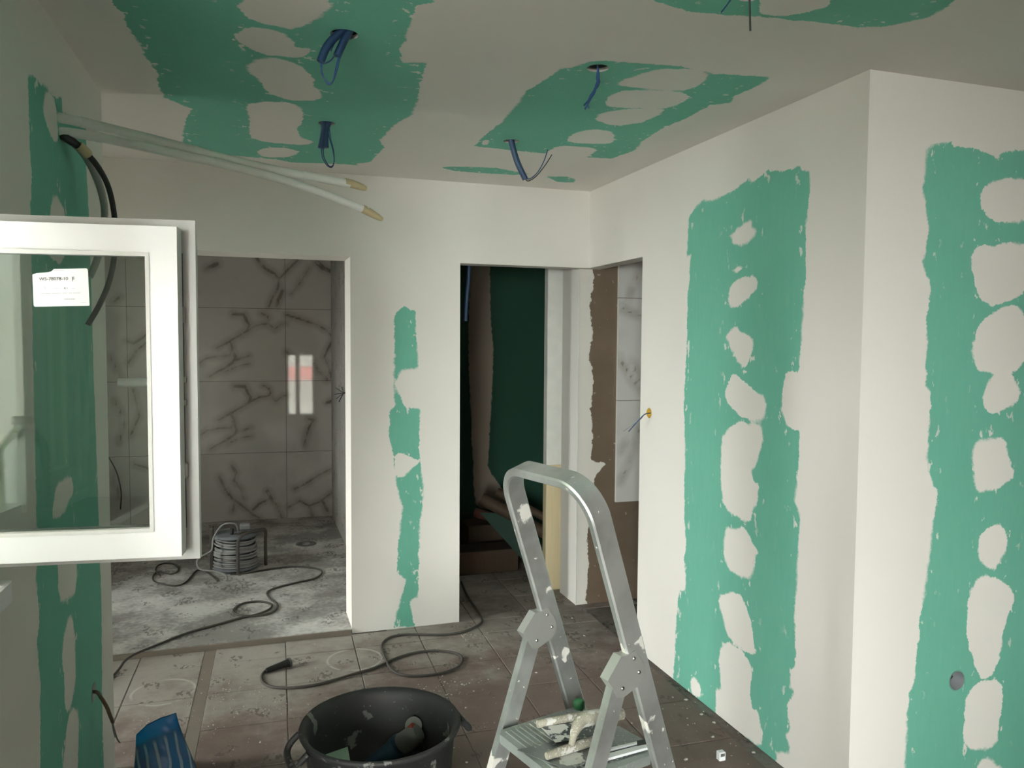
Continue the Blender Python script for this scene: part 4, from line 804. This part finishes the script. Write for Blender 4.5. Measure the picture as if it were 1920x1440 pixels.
# tools on the platform
za = .6515
t = thing('plastering_trowel', 'plaster-caked finishing trowel with white curved grip, lying on the ladder platform', 'trowel', hz(1090, 1400, za))
q = [hz(*p, za) for p in ((979,1407),(1169,1360),(1214,1384),(1075,1444))]; MB().prism(q, (0, 0, .0022)).build('blade', M_BLADE, t)
MB().tube([hz(1034,1417,.664), hz(1062,1407,.665), hz(1100,1394,.665), hz(1130,1384,.665), hz(1150,1378,.664)], [.0085, .0105, .011, .0105, .008], 10).build('mounting_bar', M_CAKED, t)
g1 = hz(1080,1398,.668); 
MB().tube([g1, hz(1083,1385,.685), hz(1086,1372,.700)], [.007, .008, .010], 10).build('tang', M_CAKED, t)
MB().tube([hz(1084,1378,.693), hz(1090,1362,.708), hz(1100,1349,.716), hz(1120,1343,.718), hz(1145,1339,.716), hz(1176,1336,.712)], [.009, .0125, .016, .018, .0175, .0155, .013], 12).build('grip', M_CAKED, t)
t = thing('taping_knife', 'wide taping knife with pale back bar and dark blade, lying behind the trowel grip', 'knife', hz(1080, 1350, .66))
MB().tube([hz(1016,1357,.676), hz(1040,1352,.677), hz(1090,1342,.678), hz(1140,1333,.678)], [.0095, .0105, .0105, .009], 10).build('back_bar', M_CAKED, t)
MB().prism([hz(1024,1364,.670), hz(1050,1391,.662), hz(1150,1376,.664), hz(1158,1342,.672)], (0, 0, .0018)).build('blade', M_BLADE2, t)
t = thing('snap_off_knife', 'white strip with black groove and black end on the near edge of the platform', 'knife', hz(1180, 1400, za))
zk = .6525
a, b, c, d = hz(1142,1426,zk), hz(1224,1402,zk), hz(1222,1394,zk), hz(1142,1417,zk)
MB().prism([a, b, c, d], (0, 0, .006)).build('lower_rail', M_PVC, t)
MB().prism([hz(1142,1415.5,zk), hz(1212,1396,zk), hz(1212,1394,zk), hz(1142,1413,zk)], (0, 0, .004)).build('groove', M_BLACK, t)
MB().prism([hz(1142,1412.5,zk), hz(1206,1395,zk), hz(1205,1391.5,zk), hz(1142,1407.5,zk)], (0, 0, .007)).build('upper_rail', M_PVC, t)
MB().prism([hz(1204,1400,zk), hz(1224,1396,zk), hz(1222,1389.5,zk), hz(1203,1392,zk)], (0, 0, .009)).build('end_slider', M_BLACK, t)
tag(MB().lathe([(0, .0), (.013, .0), (.015, .006), (.015, .02), (.010, .026), (0, .027)], hz(1094,1327,.648), 16).build('bottle_cap', plain('green_plastic_cap', (.03,.16,.06,1), .4)), 'green plastic cap at the far corner of the ladder platform', 'cap')
# ------------------------------------------------------------------ small bits on the floor
p = hz(1361, 1419); tag(MB().bbox((p.x-.014, p.y-.012, 0), (p.x+.014, p.y+.012, .034), None, 0, .002).box((p.x-.009, p.y-.0125, .018), (p.x+.009, p.y-.0122, .030), None, 1).build('tile_spacer', [M_PVC, M_GREYP]), 'small white plastic block standing on the floor near the right wall', 'spacer')
mb = MB()
def crumb(p, s):
    a = random.uniform(0, 6.28); vs = []
    for (x, y, z) in ((-1,-1,0),(1,-.7,0),(.8,1,0),(-.9,.8,0),(-.6,-.6,.9),(.6,-.4,.7),(.5,.6,1.),(-.5,.5,.8)):
        x, y, z = (x*s*random.uniform(.6, 1.2), y*s*random.uniform(.5, 1.1), z*s*.7); vs.append((p.x+x*math.cos(a)-y*math.sin(a), p.y+x*math.sin(a)+y*math.cos(a), p.z+z))
    mb.add(vs, [(0,3,2,1),(4,5,6,7),(0,1,5,4),(1,2,6,5),(2,3,7,6),(3,0,4,7)])
for _ in range(300):
    x, y = random.uniform(-.45, 1.88), random.uniform(2.2, 4.28)
    crumb(Vector((x, y, .0005)), random.choice((.0015, .002, .0025, .003, .006)))
for c, n, sp in ((hz(840,1292), 40, .10), (hz(440,1310), 45, .10), (hz(480,1340), 50, .10), (hz(885,1194), 50, .05), (hz(1310,1330), 30, .25), (hz(680,1190), 25, .05), (hz(300,1360), 20, .06)):
    for _ in range(n): crumb(Vector((c.x+random.gauss(0, sp), c.y+random.gauss(0, sp*.6), .0005)), random.uniform(.0015, .005))
for _ in range(160): crumb(Vector((random.uniform(-.6, .6), random.uniform(4.4, 6.5), .031)), random.uniform(.002, .006))
tag(mb.build('plaster_crumbs', M_DEBRIS, None, 'stuff'), 'white plaster crumbs scattered over the dusty floor')
mb = MB()
for p in (hz(1294,1308), hz(1422,1405), hz(1324,1335), hz(1347,1350), hz(1345,1377), hz(1296,1420)): crumb(p, .008)
tag(mb.build('plaster_chips', M_DEBRIS, None, 'stuff'), 'larger white plaster chips on the floor beside the right wall')
